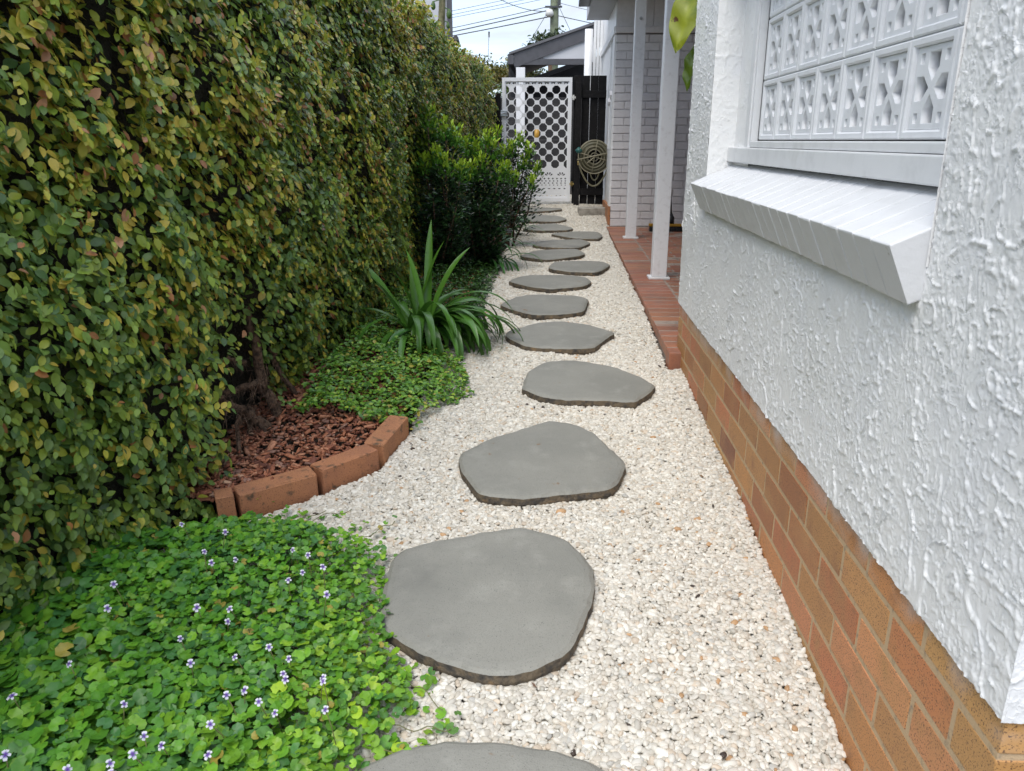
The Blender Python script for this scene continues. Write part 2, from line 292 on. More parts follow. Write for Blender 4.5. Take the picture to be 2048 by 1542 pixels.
SLAB = ['grey slab in white gravel cut off by the violet leaves, last stone from the gate', 'largest grey stepping stone, rounded, its left side overlapped by violet leaves', 'broad grey stepping stone opposite the brick edging with blunt pointed left side', 'grey stepping stone with a pointed right end beside the creeping fig mat',
 'grey stepping stone with sharp right tip beside the end of the terracotta patio', 'grey stepping stone with squared right side beside the large strappy plant', 'long thin-edged grey stepping stone, eighth from the white gate', 'rounded grey stepping stone closest to the patio post with flaked base', 'grey stepping stone pointed at its left end, sixth from the white gate',
 'grey stepping stone, fifth from the white gate', 'grey stepping stone touching the patio edge by the farther post', 'grey stepping stone, third from the white gate', 'wide grey stepping stone, second from the white gate', 'grey stepping stone right in front of the white gate']
stone_polys = []
for k, P in enumerate(STONES):
    P = np.array(P); n = len(P)
    if np.sum(P[:, 0] * np.roll(P[:, 1], -1) - np.roll(P[:, 0], -1) * P[:, 1]) < 0: P = P[::-1]
    Q = []                                            # corner-keeping subdivision (mix of chord and spline)
    for i_ in range(n):
        p0, p1, p2, p3 = P[i_ - 1], P[i_], P[(i_ + 1) % n], P[(i_ + 2) % n]
        seg = max(3, int(np.linalg.norm(p2 - p1) / .018))
        for s_ in range(seg):
            t = s_ / seg
            cr = .5 * (2 * p1 + (p2 - p0) * t + (2 * p0 - 5 * p1 + 4 * p2 - p3) * t * t + (3 * p1 - p0 - 3 * p2 + p3) * t ** 3)
            Q.append(.55 * cr + .45 * (p1 + (p2 - p1) * t))
    Q = np.array(Q); m = len(Q); cen = Q.mean(0)
    tg = np.roll(Q, -1, 0) - np.roll(Q, 1, 0); nrm = np.stack([tg[:, 1], -tg[:, 0]], 1); nrm /= np.linalg.norm(nrm, axis=1, keepdims=True)
    jit = (fbm(Q[:, 0] * 25 + 9 * k, Q[:, 1] * 25, k, 3) - .45) * .012
    Q = Q + nrm * jit[:, None]; stone_polys.append(Q)
    y0 = cen[1]; sl = (g(y0 + .25) - g(y0 - .25)) / .5; zt = lambda q: g(y0) + .036 + (q[:, 1] - y0) * sl
    und = fbm(Q[:, 0] * 40, Q[:, 1] * 40, k + 50, 3)
    rings = [(Q - nrm * .028, -.000), (Q - nrm * (.006 + .012 * und[:, None]), -.0012 - .002 * und), (Q, -.006 - .006 * und), (Q + nrm * (.004 * und[:, None]), -.028), (Q - nrm * (.004 + .01 * und[:, None]), -.058)]
    V = []
    for q, dz in rings: V.append(np.concatenate([q, (zt(q) + dz)[:, None]], 1))
    V.append(np.array([[cen[0], cen[1], float(g(y0)) + .036]]))
    V = np.concatenate(V); F = []; mi = []
    for a in range(len(rings) - 1):
        for j in range(m):
            j2 = (j + 1) % m; F.append((a * m + j, a * m + j2, (a + 1) * m + j2, (a + 1) * m + j)[::-1]); mi.append(0 if a < 1 else (1 if a > 1 else 0))
    for j in range(m): F.append((j, (j + 1) % m, len(V) - 1)); mi.append(0)
    me = bpy.data.meshes.new('stepping_stone'); me.from_pydata([tuple(v - np.array([cen[0], cen[1], 0])) for v in V], [], F); me.materials.append(M_stone); me.materials.append(M_side)
    me.polygons.foreach_set('material_index', mi); me.update()
    o = obj('stepping_stone', me, None, None, (cen[0], cen[1], 0)); tag(o, SLAB[k], 'stepping stone', 'stepping stones along the gravel path')

# ------------------------------------------------------------------ gravel: pebbles instanced on points
def build_gravel():
    pts = []
    for y0, y1, sp in ((.95, 4.0, .0092), (4.0, 7.0, .0105), (7.0, 10.55, .0122), (10.55, 12.5, .017)):
        gx = np.arange(-1.0, .70, sp); gy = np.arange(y0, y1, sp * .87); X, Y = np.meshgrid(gx, gy)
        X = X + (np.arange(len(gy)) % 2)[:, None] * sp * .5
        X = (X + rng.uniform(-.42, .42, X.shape) * sp).ravel(); Y = (Y + rng.uniform(-.42, .42, Y.shape) * sp).ravel()
        pts.append(np.stack([X, Y], 1))
    P = np.concatenate(pts)
    ok = (P[:, 0] > left_edge(P[:, 1]) - .0) & (P[:, 0] < right_edge(P[:, 1]) - .003)
    ok &= ~((P[:, 0] < -.72) & (P[:, 1] < 2.0))
    for Q in stone_polys:
        c = Q.mean(0); box = (P[:, 0] > Q[:, 0].min()) & (P[:, 0] < Q[:, 0].max()) & (P[:, 1] > Q[:, 1].min()) & (P[:, 1] < Q[:, 1].max())
        idx = np.where(box & ok)[0]; ok[idx[inpoly(P[idx, 0], P[idx, 1], c + (Q - c) * .975)]] = False
    P = P[ok]; n = len(P)
    z = g(P[:, 1]) - .004 + rng.uniform(-.0030, .0034, n) + (fbm(P[:, 0] * 6, P[:, 1] * 6, 3, 2) - .37) * .022
    dl = np.minimum(np.abs(P[:, 0] - .62), .1); z += np.where(P[:, 1] < 3.6, .012 * (1 - dl / .1), 0)
    V = np.concatenate([P, z[:, None]], 1)
    # colours: white, cream, grey, pink-tan, few dark or orange
    pal = np.array([(.575, .545, .49), (.53, .49, .425), (.63, .61, .56), (.46, .435, .385), (.52, .445, .36), (.43, .42, .39), (.42, .26, .14), (.05, .035, .028)])
    pr = np.array([.34, .24, .22, .11, .05, .03, .006, .002]); ci = rng.choice(len(pal), n, p=pr / pr.sum())
    col = pal[ci] * rng.uniform(.84, 1.1, (n, 1)) * np.array([[1.03, 1.025, 1.0]])
    tilt = np.where(rng.random(n) < .14, rng.uniform(.4, 1.2, n), np.abs(rng.normal(0, .22, n)))
    az = rng.uniform(0, 6.283, n)
    rot = np.stack([tilt * np.cos(az), tilt * np.sin(az), rng.uniform(0, 6.283, n)], 1)
    scl = rng.lognormal(0, .2, n)[:, None] * np.stack([rng.uniform(.85, 1.3, n), rng.uniform(.8, 1.1, n), rng.uniform(.75, 1.15, n)], 1)
    me = bpy.data.meshes.new('gravel'); me.vertices.add(n); me.vertices.foreach_set('co', V.astype(np.float32).ravel())
    a = me.attributes.new('col', 'FLOAT_COLOR', 'POINT'); a.data.foreach_set('color', np.concatenate([col, np.ones((n, 1))], 1).astype(np.float32).ravel())
    a = me.attributes.new('prot', 'FLOAT_VECTOR', 'POINT'); a.data.foreach_set('vector', rot.astype(np.float32).ravel())
    a = me.attributes.new('pscl', 'FLOAT_VECTOR', 'POINT'); a.data.foreach_set('vector', scl.astype(np.float32).ravel())
    o = obj('gravel', me)
    me.materials.append(M_peb)
    # pebble shapes
    pc = bpy.data.collections.new('pebble_shapes')
    for k in range(6):
        bm = bmesh.new(); bmesh.ops.create_icosphere(bm, subdivisions=2, radius=1)
        ph = [random.uniform(0, 6) for _ in range(6)]
        for v in bm.verts:
            c = v.co.copy(); d = 1 + .09 * math.sin(2.1 * c.x + ph[0]) + .08 * math.sin(2.7 * c.y + ph[1]) + .06 * math.sin(3.3 * c.z + ph[2])
            v.co = Vector((c.x * .0086 * d, c.y * .0066 * d, c.z * .0046 * d))
        for f in bm.faces: f.smooth = True
        pm = bpy.data.meshes.new('pebble'); bm.to_mesh(pm); bm.free(); pm.materials.append(M_peb)
        po = bpy.data.objects.new('pebble_shape', pm); pc.objects.link(po)
    ng = bpy.data.node_groups.new('scatter_pebbles', 'GeometryNodeTree')
    ng.interface.new_socket('Geometry', in_out='INPUT', socket_type='NodeSocketGeometry'); ng.interface.new_socket('Geometry', in_out='OUTPUT', socket_type='NodeSocketGeometry')
    gi = N(ng, 'NodeGroupInput'); go = N(ng, 'NodeGroupOutput'); ci_ = N(ng, 'GeometryNodeCollectionInfo'); ci_.inputs['Collection'].default_value = pc; ci_.inputs['Separate Children'].default_value = True; ci_.inputs['Reset Children'].default_value = True
    ip = N(ng, 'GeometryNodeInstanceOnPoints'); ip.inputs['Pick Instance'].default_value = True
    ri = N(ng, 'FunctionNodeRandomValue', data_type='INT'); ri.inputs['Min'].default_value = 0 if False else 0
    for s_ in ri.inputs:
        if s_.name == 'Max' and s_.type == 'INT': s_.default_value = 5
        if s_.name == 'Min' and s_.type == 'INT': s_.default_value = 0
    nr = N(ng, 'GeometryNodeInputNamedAttribute', data_type='FLOAT_VECTOR'); nr.inputs['Name'].default_value = 'prot'
    er = N(ng, 'FunctionNodeEulerToRotation'); ns = N(ng, 'GeometryNodeInputNamedAttribute', data_type='FLOAT_VECTOR'); ns.inputs['Name'].default_value = 'pscl'
    l = ng.links.new
    l(gi.outputs[0], ip.inputs['Points']); l(ci_.outputs[0], ip.inputs['Instance'])
    l([s_ for s_ in ri.outputs if s_.type == 'INT'][0], ip.inputs['Instance Index'])
    l([s_ for s_ in nr.outputs if s_.type == 'VECTOR'][0], er.inputs[0]); l(er.outputs[0], ip.inputs['Rotation']); l([s_ for s_ in ns.outputs if s_.type == 'VECTOR'][0], ip.inputs['Scale'])
    l(ip.outputs[0], go.inputs[0])
    md = o.modifiers.new('pebbles', 'NODES'); md.node_group = ng
    tag(o, 'small rounded white and cream pebbles covering the path', 'gravel', kind='stuff')
build_gravel()
# litter on the gravel: dry leaf bits and stalks
def build_litter():
    tv = np.array([(-.5, 0, 0), (-.1, .28, .1), (.5, .02, .02), (.05, -.25, .06), (0, 0, -.05)]); tf = np.array([(0, 4, 1), (1, 4, 2), (2, 4, 3), (3, 4, 0)])
    n = 80; Y = rng.uniform(1.2, 6, n); X = left_edge(Y) + (right_edge(Y) - left_edge(Y)) * rng.beta(.8, 1.1, n)
    keep = np.ones(n, bool)
    for Q in stone_polys: keep &= ~inpoly(X, Y, Q)
    X, Y = X[keep], Y[keep]; n = len(X); a = rng.uniform(0, 6.28, n)
    ax = np.stack([np.cos(a), np.sin(a), rng.uniform(-.2, .3, n)], 1); rot = basis(ax, np.stack([rng.normal(0, .3, n), rng.normal(0, .3, n), np.ones(n)], 1))
    sc = np.stack([rng.uniform(.010, .03, n), rng.uniform(.006, .016, n), np.full(n, .02)], 1)
    col = np.array([(.06, .03, .02), (.13, .07, .04), (.03, .02, .015), (.2, .12, .06)])[rng.integers(0, 4, n)]
    tag(scatter('leaf_litter', tv, tf, np.stack([X, Y, g(Y) + .009], 1), rot, sc, col, M_chip), 'scattered dry brown leaf bits lying on the white gravel', 'leaf litter', kind='stuff')
build_litter()

# ------------------------------------------------------------------ house
house = tag(empty('house', (0, 0, 0)), 'white house with textured stucco wall over a tan brick base and a pierced block screen', 'house')
XW = .622
def worm(Y, Z):
    """raised trowelled render texture in metres"""
    wx = Y + (fbm(Y * 22, Z * 22, 5, 2) - .37) * .035; wz = Z + (fbm(Y * 22, Z * 22, 8, 2) - .37) * .035
    r1 = 1 - np.abs(vn(wx * 42, wz * 34, 1) - .5) * 2; r2 = 1 - np.abs(vn(wx * 75, wz * 62, 2) - .5) * 2; r4 = 1 - np.abs(vn(wx * 110, wz * 80, 4) - .5) * 2
    r3 = 1 - np.abs(vn(wx * 11, wz * 11, 6) - .5) * 2
    m1 = sstep(.30, .40, fbm(Y * 9, Z * 8, 11, 3)); m2 = sstep(.27, .36, fbm(Y * 7 + 3, Z * 7, 17, 3)); m3 = sstep(.38, .48, fbm(Y * 4 + 3, Z * 4, 23, 3)); m4 = sstep(.27, .36, fbm(Y * 6 + 9, Z * 6, 29, 3))
    brk = sstep(.30, .48, vn(Y * 60, Z * 60, 31)); brk2 = sstep(.30, .48, vn(Y * 85, Z * 85, 33))
    h = .0028 * sstep(.87, .92, r1) * m1 * brk + .0017 * sstep(.84, .90, r2) * m2 * brk2 + .0011 * sstep(.80, .88, r4) * m4 + .0036 * sstep(.965, .982, r3) * m3
    blob = sstep(.78, .86, vn(Y * 120, Z * 110, 41)) * .0009 * m2
    return .85 * (h + blob) + (fbm(Y * 3, Z * 3, 51, 3) - .45) * .006 + (fbm(Y * 120, Z * 120, 61, 2) - .37) * .0006
WIN = (1.315, 3.27, .80, 9)                           # opening in the face: near Y, far Y, bottom, top
ysn = np.concatenate([np.arange(.895, 1.30, .0024), np.linspace(1.302, 2.3, 400), np.linspace(2.3035, 3.27, 260), np.linspace(3.2735, 3.77, 130)])
zsn = np.concatenate([np.linspace(.247, .80, 215), np.linspace(.803, 1.65, 270)])
YY, ZZ = np.meshgrid(ysn, zsn); H = worm(YY, ZZ)
rough_edge = (fbm(YY * 30, ZZ * 30, 71, 3) - .45) * .006 * (ZZ < .2475)
Vw = np.stack([XW - H, YY, ZZ + rough_edge], -1).reshape(-1, 3); ny = len(ysn); nzn = len(zsn)
i = (np.arange(nzn - 1)[:, None] * ny + np.arange(ny - 1)[None]); cy = (YY[:-1, :-1] + YY[1:, 1:]) / 2; cz = (ZZ[:-1, :-1] + ZZ[1:, 1:]) / 2
keep = ~((cy > WIN[0]) & (cy < WIN[1]) & (cz > WIN[2])); i = i[keep]
obj('stucco_wall', npmesh('stucco_wall', Vw, np.stack([i, i + ny, i + ny + 1, i + 1], 1)), M_stucco, house)
# near end face of the render, reveals of the window recess, wall above and behind
xs_ = np.linspace(XW - .004, 1.0, 150); zs_ = np.linspace(.247, 1.65, 420); XX, ZZ2 = np.meshgrid(xs_, zs_); H2 = worm(XX + 7, ZZ2)
nx = len(xs_); i = (np.arange(419)[:, None] * nx + np.arange(nx - 1)[None]).ravel()
obj('stucco_end_wall', npmesh('stucco_end_wall', np.stack([XX, .895 - H2, ZZ2], -1).reshape(-1, 3), np.stack([i, i + 1, i + nx + 1, i + nx], 1)), M_stucco, house)
def plaster(name, org, u, v, nu, nv, amp, seed, flip=False):
    org, u, v = (np.array(a, float) for a in (org, u, v)); nn = np.cross(u, v); nn /= np.linalg.norm(nn)
    a, b = np.meshgrid(np.linspace(0, 1, nu), np.linspace(0, 1, nv)); lu, lv = np.linalg.norm(u), np.linalg.norm(v)
    h = worm(a * lu + seed, b * lv + seed) * amp
    V = org + a[..., None] * u + b[..., None] * v + nn * h[..., None]; i = (np.arange(nv - 1)[:, None] * nu + np.arange(nu - 1)[None]).ravel()
    return obj(name, npmesh(name, V.reshape(-1, 3), np.stack([i, i + 1, i + nu + 1, i + nu], 1)), M_stucco, house)
plaster('window_reveal', (.62, 3.268, .80), (.12, 0, 0), (0, 0, 1.6), 30, 300, .7, 21)
plaster('window_reveal', (.74, 1.317, .80), (-.12, 0, 0), (0, 0, 1.6), 30, 300, .5, 33)
plaster('recess_panel', (.722, 3.27, .80), (0, -.26, 0), (0, 0, 1.6), 60, 300, .6, 43)
m = MB(); m.box((.655, .91, 1.65), (2.6, 3.76, 2.75)); m.box((1.0, .92, .2), (2.6, 3.75, 1.65)); m.box((.655, .915, -.5), (.80, 3.745, .80)); m.box((.655, .915, .80), (.80, 1.31, 1.65)); m.box((.66, 3.275, .80), (.80, 3.745, 1.65)); m.box((.648, .912, 1.6505), (.655, 3.755, 2.75)); m.box((XW, .9, 1.6505), (.647, 3.77, 2.75))
obj('wall_backing', m.mesh('wall_backing'), M_white, house)
m = MB(); m.box((XW + .008, 3.755, .247), (2.6, 3.77, 2.75)); obj('porch_side_wall', m.mesh('porch_side_wall'), M_white, house)
# brick plinth, running bond
pl = obj('plinth', MB().box((.6314, .9075, -.6), (.654, 3.745, .27)).box((.654, .9075, -.6), (1.6, .93, .27)).mesh('plinth'), M_mortar, house)
bmesh_v = [bevbox('brick', .11, .230, .0742, .003, 2, .0004) for _ in range(3)]
TONES = [(.52, .23, .075), (.45, .215, .072), (.50, .18, .07), (.36, .145, .052), (.50, .26, .09), (.56, .235, .10), (.46, .23, .078), (.24, .09, .04)]
def settone(o, c): o.color = (*c, 1)
for k in range(8):
    zc = .181 - k * .086 + .043; y = .905 + (0 if k % 2 == 0 else -.12)
    def plb(x, y_, ln, rz=0):
        o = obj('brick', random.choice(bmesh_v), M_brick, pl); o.location = (x + random.uniform(-.001, .001), y_, zc); o.scale = (1, ln / .23, 1); o.rotation_euler = (0, 0, rz); settone(o, random.choices(TONES, [4, 4, 5, 4, 3, 3, 3, 1.6])[0])
    while y < 3.75:
        a = max(y, .905); b = min(y + .2285, 3.765)
        if b - a > .04: plb(.63 + .055, (a + b) / 2, b - a)
        y += .24
    for j in range(2): plb(.75 + .115 + j * .24 - .02 * (k % 2), .905 + .055, .2285, R(90))
# the brick material reads the object's viewport colour
t = M_brick.node_tree
for n_ in list(t.nodes):
    if n_.type == 'ATTRIBUTE':
        oi = N(t, 'ShaderNodeObjectInfo')
        for lk in list(n_.outputs['Color'].links): t.links.new(oi.outputs['Color'], lk.to_socket)
        t.nodes.remove(n_)
b_ = [n_ for n_ in t.nodes if n_.type == 'BSDF_PRINCIPLED'][0]; src = b_.inputs['Base Color'].links[0].from_socket; ge = N(t, 'ShaderNodeNewGeometry'); sx = N(t, 'ShaderNodeSeparateXYZ'); t.links.new(ge.outputs['Position'], sx.inputs[0])
nz1 = N(t, 'ShaderNodeTexNoise'); nz1.inputs['Scale'].default_value = 9; nz1.inputs['Detail'].default_value = 7; t.links.new(ge.outputs['Position'], nz1.inputs['Vector'])
mz = N(t, 'ShaderNodeMapRange'); mz.inputs[1].default_value = .17; mz.inputs[2].default_value = .262; mz.inputs[4].default_value = .9; t.links.new(sx.outputs[2], mz.inputs[0])
mn = N(t, 'ShaderNodeMapRange'); mn.inputs[1].default_value = .45; mn.inputs[2].default_value = .75; t.links.new(nz1.outputs[0], mn.inputs[0])
ml = N(t, 'ShaderNodeMath', operation='MULTIPLY'); t.links.new(mz.outputs[0], ml.inputs[0]); t.links.new(mn.outputs[0], ml.inputs[1])
mxw = N(t, 'ShaderNodeMix', data_type='RGBA'); mxw.inputs['B'].default_value = (.7, .69, .68, 1); t.links.new(ml.outputs[0], mxw.inputs['Factor']); t.links.new(src, mxw.inputs['A']); t.links.new(mxw.outputs['Result'], b_.inputs['Base Color'])
# sloping brick-on-edge window sill
tx, tz = math.cos(R(24)), math.sin(R(24))             # direction up the slope
O = Vector((.557, 0, .836)); U = Vector((tx, 0, tz)); D = Vector((tz, 0, -tx))   # D down the outer face
sill = obj('window_sill', MB().hexa([O + D * .105 + U * .008 + Vector((0, 1.335, 0)), O + D * .105 + U * .2 + Vector((0, 1.335, 0)), O + D * .105 + U * .2 + Vector((0, 3.262, 0)), O + D * .105 + U * .008 + Vector((0, 3.262, 0)), O + D * .0022 + U * .004 + Vector((0, 1.335, 0)), O + D * .0022 + U * .2 + Vector((0, 1.335, 0)), O + D * .0022 + U * .2 + Vector((0, 3.262, 0)), O + D * .0022 + U * .004 + Vector((0, 3.262, 0))]).mesh('window_sill'), M_white, house)
M_sill = mat('weathered_sill_paint', (.63, .64, .655), .5, noise=[(14, 5, (.56, .57, .58), .45, .8), (40, 6, (.40, .39, .36), .68, .76)], bump=[(70, .3, .003), (300, .2, .001)])
sb = [bevbox('brick', .20, .0795, .11, .003, 2, .0008) for _ in range(4)]
nb = 23; pitch = (3.268 - 1.317) / nb
for k in range(nb):
    o = obj('brick', random.choice(sb), M_sill, sill); c = O + U * .10 + D * .055
    o.location = (c.x + random.uniform(-.0008, .0008), 1.317 + (k + .5) * pitch, c.z + random.uniform(-.0008, .0008)); o.rotation_euler = (0, -R(24) + random.uniform(-.004, .004), random.uniform(-.003, .003)); o.scale = (1, (pitch - .0042) / .0795, 1)
# sill board and frame around the block screen
obj('sill_board', bevbox('sill_board', .06, 1.95, .055, .004, 2), M_white, house, (.725, 2.293, .9475))
obj('sill_shadow_strip', MB().box((.735, 1.33, .86), (.775, 3.26, .93)).mesh('sill_shadow_strip'), M_dark, house)  # dark strip standing in for the shade under the sill board
m = MB(); m.box((.705, 2.985, .9755), (.72, 3.035, 2.3)); m.box((.71, 3.0, .976), (.735, 2.965, 2.3))
fr = obj('screen_frame', m.mesh('screen_frame'), M_white, house)
obj('screen_ledge', bevbox('screen_ledge', .03, 1.63, .022, .004, 2), M_white, house, (.722, 2.145, .9875))
scr = obj('block_screen', MB().box((.779, 1.1, .95), (.79, 2.97, 1.8)).mesh('block_screen'), mat('hole_shade_grey', (.34, .335, .34), .9, noise=(30, 4, (.28, .275, .28), .4, .7)), house)  # panel behind the block holes; their shade is put into its grey
def block_mesh():
    s = .088; q = .066
    outer = [(-s, -s), (s, -s), (s, s), (-s, s)]
    def rotp(P, a): return [(x * math.cos(a) - y * math.sin(a), x * math.sin(a) + y * math.cos(a)) for x, y in P]
    pent = [(-.024, -.068), (.024, -.068), (.024, -.038), (0, -.011), (-.024, -.038)]
    holes = [rotp(pent, k * math.pi / 2) for k in range(4)]
    holes += [[(sx * .052 + a * .0095, sy * .057 + b * .0105) for a, b in ((-1, -1), (1, -1), (1, 1), (-1, 1))] for sx in (-1, 1) for sy in (-1, 1)]
    me = polyholes('block', [(-.078, -.078), (.078, -.078), (.078, .078), (-.078, .078)], holes, .026, .0012)
    return me
bmf = block_mesh()
# proud rim around each block
bm = bmesh.new(); bm.from_mesh(bmf)
def ring(bm, a, b, z0, z1):
    vs = []
    for r_, z in ((a, z0), (a, z1 - .004), (a - .004, z1), (b + .004, z1), (b, z1 - .004), (b - .004, z0)):
        vs.append([bm.verts.new((sx * r_, sy * r_, z)) for sx, sy in ((-1, -1), (1, -1), (1, 1), (-1, 1))])
    for p_, q_ in zip(vs[:-1], vs[1:]):
        for j in range(4): bm.faces.new((p_[j], p_[(j + 1) % 4], q_[(j + 1) % 4], q_[j]))
ring(bm, .0983, .080, -.024, .023)
bmesh.ops.recalc_face_normals(bm, faces=bm.faces); bm.to_mesh(bmf); bm.free()
for r_ in range(4):
    for c_ in range(9):
        yc = 2.955 - .0985 - c_ * .197
        if yc < 1.3: continue
        o = obj('block', bmf, M_screen, scr); o.location = (.757, yc + random.uniform(-.001, .001), 1.10 + r_ * .198)
        o.rotation_euler = Matrix(((0, 0, -1), (-1, 0, 0), (0, 1, 0))).to_euler()
# ------------------------------------------------------------------ porch: far painted brick wall, boards, posts, roof
bw = obj('brick_wall', MB().box((.70, 9.412, -.1), (3.2, 9.6, 2.12)).mesh('brick_wall'), M_mortarw, house)
pb = [bevbox('brick', .228, .05, .076, .004, 2, .0012) for _ in range(4)]
for k in range(24):
    z = .035 + k * .0872 + .038
    x = .69 - (.12 if k % 2 else 0)
    while x < 2.6:
        a = max(x, .69); b = min(x + .23, 2.7)
        if b - a > .05:
            o = obj('brick', random.choice(pb), M_pbrick, bw); o.location = ((a + b) / 2, 9.425 + random.uniform(-.002, .002), z); o.scale = ((b - a) / .23, 1, 1); o.rotation_euler = (0, random.uniform(-.004, .004), 0)
        x += .24
obj('wall_ledge', bevbox('wall_ledge', 2.6, .12, .07, .006), M_pbrick, house, (1.97, 9.42, 2.165))
m = MB()
for k in range(6): m.box((.69 + k * .20, 9.44, 2.21), (.69 + k * .20 + .196, 9.46, 2.9))
obj('wall_boarding', m.mesh('wall_boarding'), M_pbrick, house)
m = MB(); m.box((.69, 9.60, -.1), (2.6, 12.5, 2.9)); obj('side_wall', m.mesh('side_wall'), M_stucco, house)
m = MB(); m.box((.668, 9.405, .19), (.69, 9.62, 2.12)); obj('corner_pilaster', m.mesh('corner_pilaster'), M_stucco, house)
m = MB(); m.box((.655, 9.38, 2.125), (.689, 11.9, 2.20)); m.box((.676, 9.75, .30), (.689, 9.80, 2.12)); m.box((.676, 10.1, .9), (.689, 10.15, 2.12)); obj('side_trim', m.mesh('side_trim'), M_white, house)
obj('side_plinth', MB().box((.660, 9.40, -.05), (.689, 10.46, .26)).mesh('side_plinth'), M_edge, house)
for (y, z) in ((9.62, 1.50), (9.95, 1.44)):
    o = obj('diamond_ornament', bevbox('diamond_ornament', .03, .07, .07, .004), M_pbrick, house, (.665, y, z)); o.rotation_euler = (R(45), 0, 0)
for k, (x, y) in enumerate(((.793, 5.76), (.823, 8.235))):
    p_ = obj('post', bevbox('post', .105, .105, 2.5, .006, 2), M_post, house, (x, y, .045 + 1.25))
    q_ = obj('post_shoe', bevbox('post_shoe', .155, .13, .018, .006, 2), M_white, p_)
    q_.matrix_parent_inverse = Matrix.Identity(4); q_.location = (0, 0, -1.25 + .009 - .018)
    for zz in ((1.02, 1.30) if k else (1.5,)):
        b_ = obj('bolt', MB().tube([(0, -.053, 0), (0, -.066, 0)], .016, 6).mesh('bolt'), M_galv, p_); b_.matrix_parent_inverse = Matrix.Identity(4); b_.location = (0, 0, zz - .2)
obj('porch_roof', MB().box((.41, 3.78, 2.48), (3.2, 11.0, 2.52)).box((.41, 3.78, 2.52), (3.2, 11, 2.9)).mesh('porch_roof'), M_nwall, house)
m = MB(); m.box((.28, 3.78, 2.52), (.405, 10.2, 2.70)); obj('gutter', m.mesh('gutter'), M_char, house)
obj('porch_back_wall', MB().box((2.6, 3.78, -.1), (2.7, 9.41, 2.48)).mesh('porch_back_wall'), M_pbrick, house)
# downpipe and boards beyond the fence
obj('downpipe', MB().tube([(.47, 11.6, .2), (.47, 11.6, 2.45)], .055, 16).mesh('downpipe', True), M_white, house)
m = MB(); [m.box((.55 + k * .045, 11.9, .2), (.55 + k * .045 + .038, 11.93, 2.6)) for k in range(4)]; obj('corner_boards', m.mesh('corner_boards'), M_white, house)

# ------------------------------------------------------------------ patio
pat = tag(obj('patio', None) if False else obj('patio', MB().hexa([(patio_edge(3.62) + .006, 3.66, -.2), (.66, 3.66, -.2), (2.6, 9.40, -.2), (patio_edge(9.4) + .006, 9.40, -.2), (patio_edge(3.62) + .006, 3.66, .0266), (.66, 3.66, .0266), (2.6, 9.40, .0266), (patio_edge(9.4) + .006, 9.40, .0266)]).box((.64, 3.78, -.2), (2.6, 9.395, .0262)).mesh('patio'), M_grout), kind='structure')
tl = [bevbox('tile', .222, .104, .05, .004, 2, .0006) for _ in range(3)]
y = 3.68
while y < 9.36:
    a = patio_edge(y); o = obj('tile', random.choice(tl), M_tile, pat); o.location = (a + .113, y, .0025 + random.uniform(-.001, .001)); o.rotation_euler = (0, 0, random.uniform(-.006, .006)); 
    if y < 3.7: o.scale = (1, 1, 2.2); o.location.z = -.028
    y += .1175
r_ = 0; y = 3.87
while y < 9.36:
    x = patio_edge(y) + .352 + (.115 if r_ % 2 else 0)
    if r_ % 2:
        o = obj('tile', random.choice(tl), M_tile, pat); o.location = (patio_edge(y) + .232 + .055, y, .0018); o.scale = (.48, 1, 1)
    while x < min(2.5, .75 + (y - 3.8) * .25 + .2):
        o = obj('tile', random.choice(tl), M_tile, pat); o.location = (x, y, .0022 + random.uniform(-.001, .001)); o.rotation_euler = (0, 0, random.uniform(-.006, .006)); x += .236
    y += .1175; r_ += 1

# broom lying by the far wall
br = tag(empty('broom', (1.3, 8.85, .03)), 'yellow and black broom head on the terracotta patio behind the posts', 'broom')
obj('head', bevbox('head', .42, .06, .03, .008, 2), M_yel, br, (1.30, 8.92, .095))
m = MB()
for k in range(60):
    x = 1.10 + k * .4 / 60; m.hexa([(x - .004, 8.86 + random.uniform(-.02, 0), .031), (x + .005, 8.86, .031), (x + .005, 8.97, .031), (x - .004, 8.97, .031), (x - .002, 8.90, .082), (x + .003, 8.90, .082), (x + .003, 8.945, .082), (x - .002, 8.945, .082)])
obj('bristles', m.mesh('bristles'), M_blk, br)
obj('socket', MB().tube([(1.33, 8.92, .11), (1.34, 8.95, .17), (1.34, 9.0, .21)], [.04, .035, .02], 10).mesh('socket', True), M_blk, br)
obj('handle', MB().tube([(1.34, 8.99, .2), (1.30, 9.37, 1.35)], .012, 10).mesh('handle', True), M_blk, br)

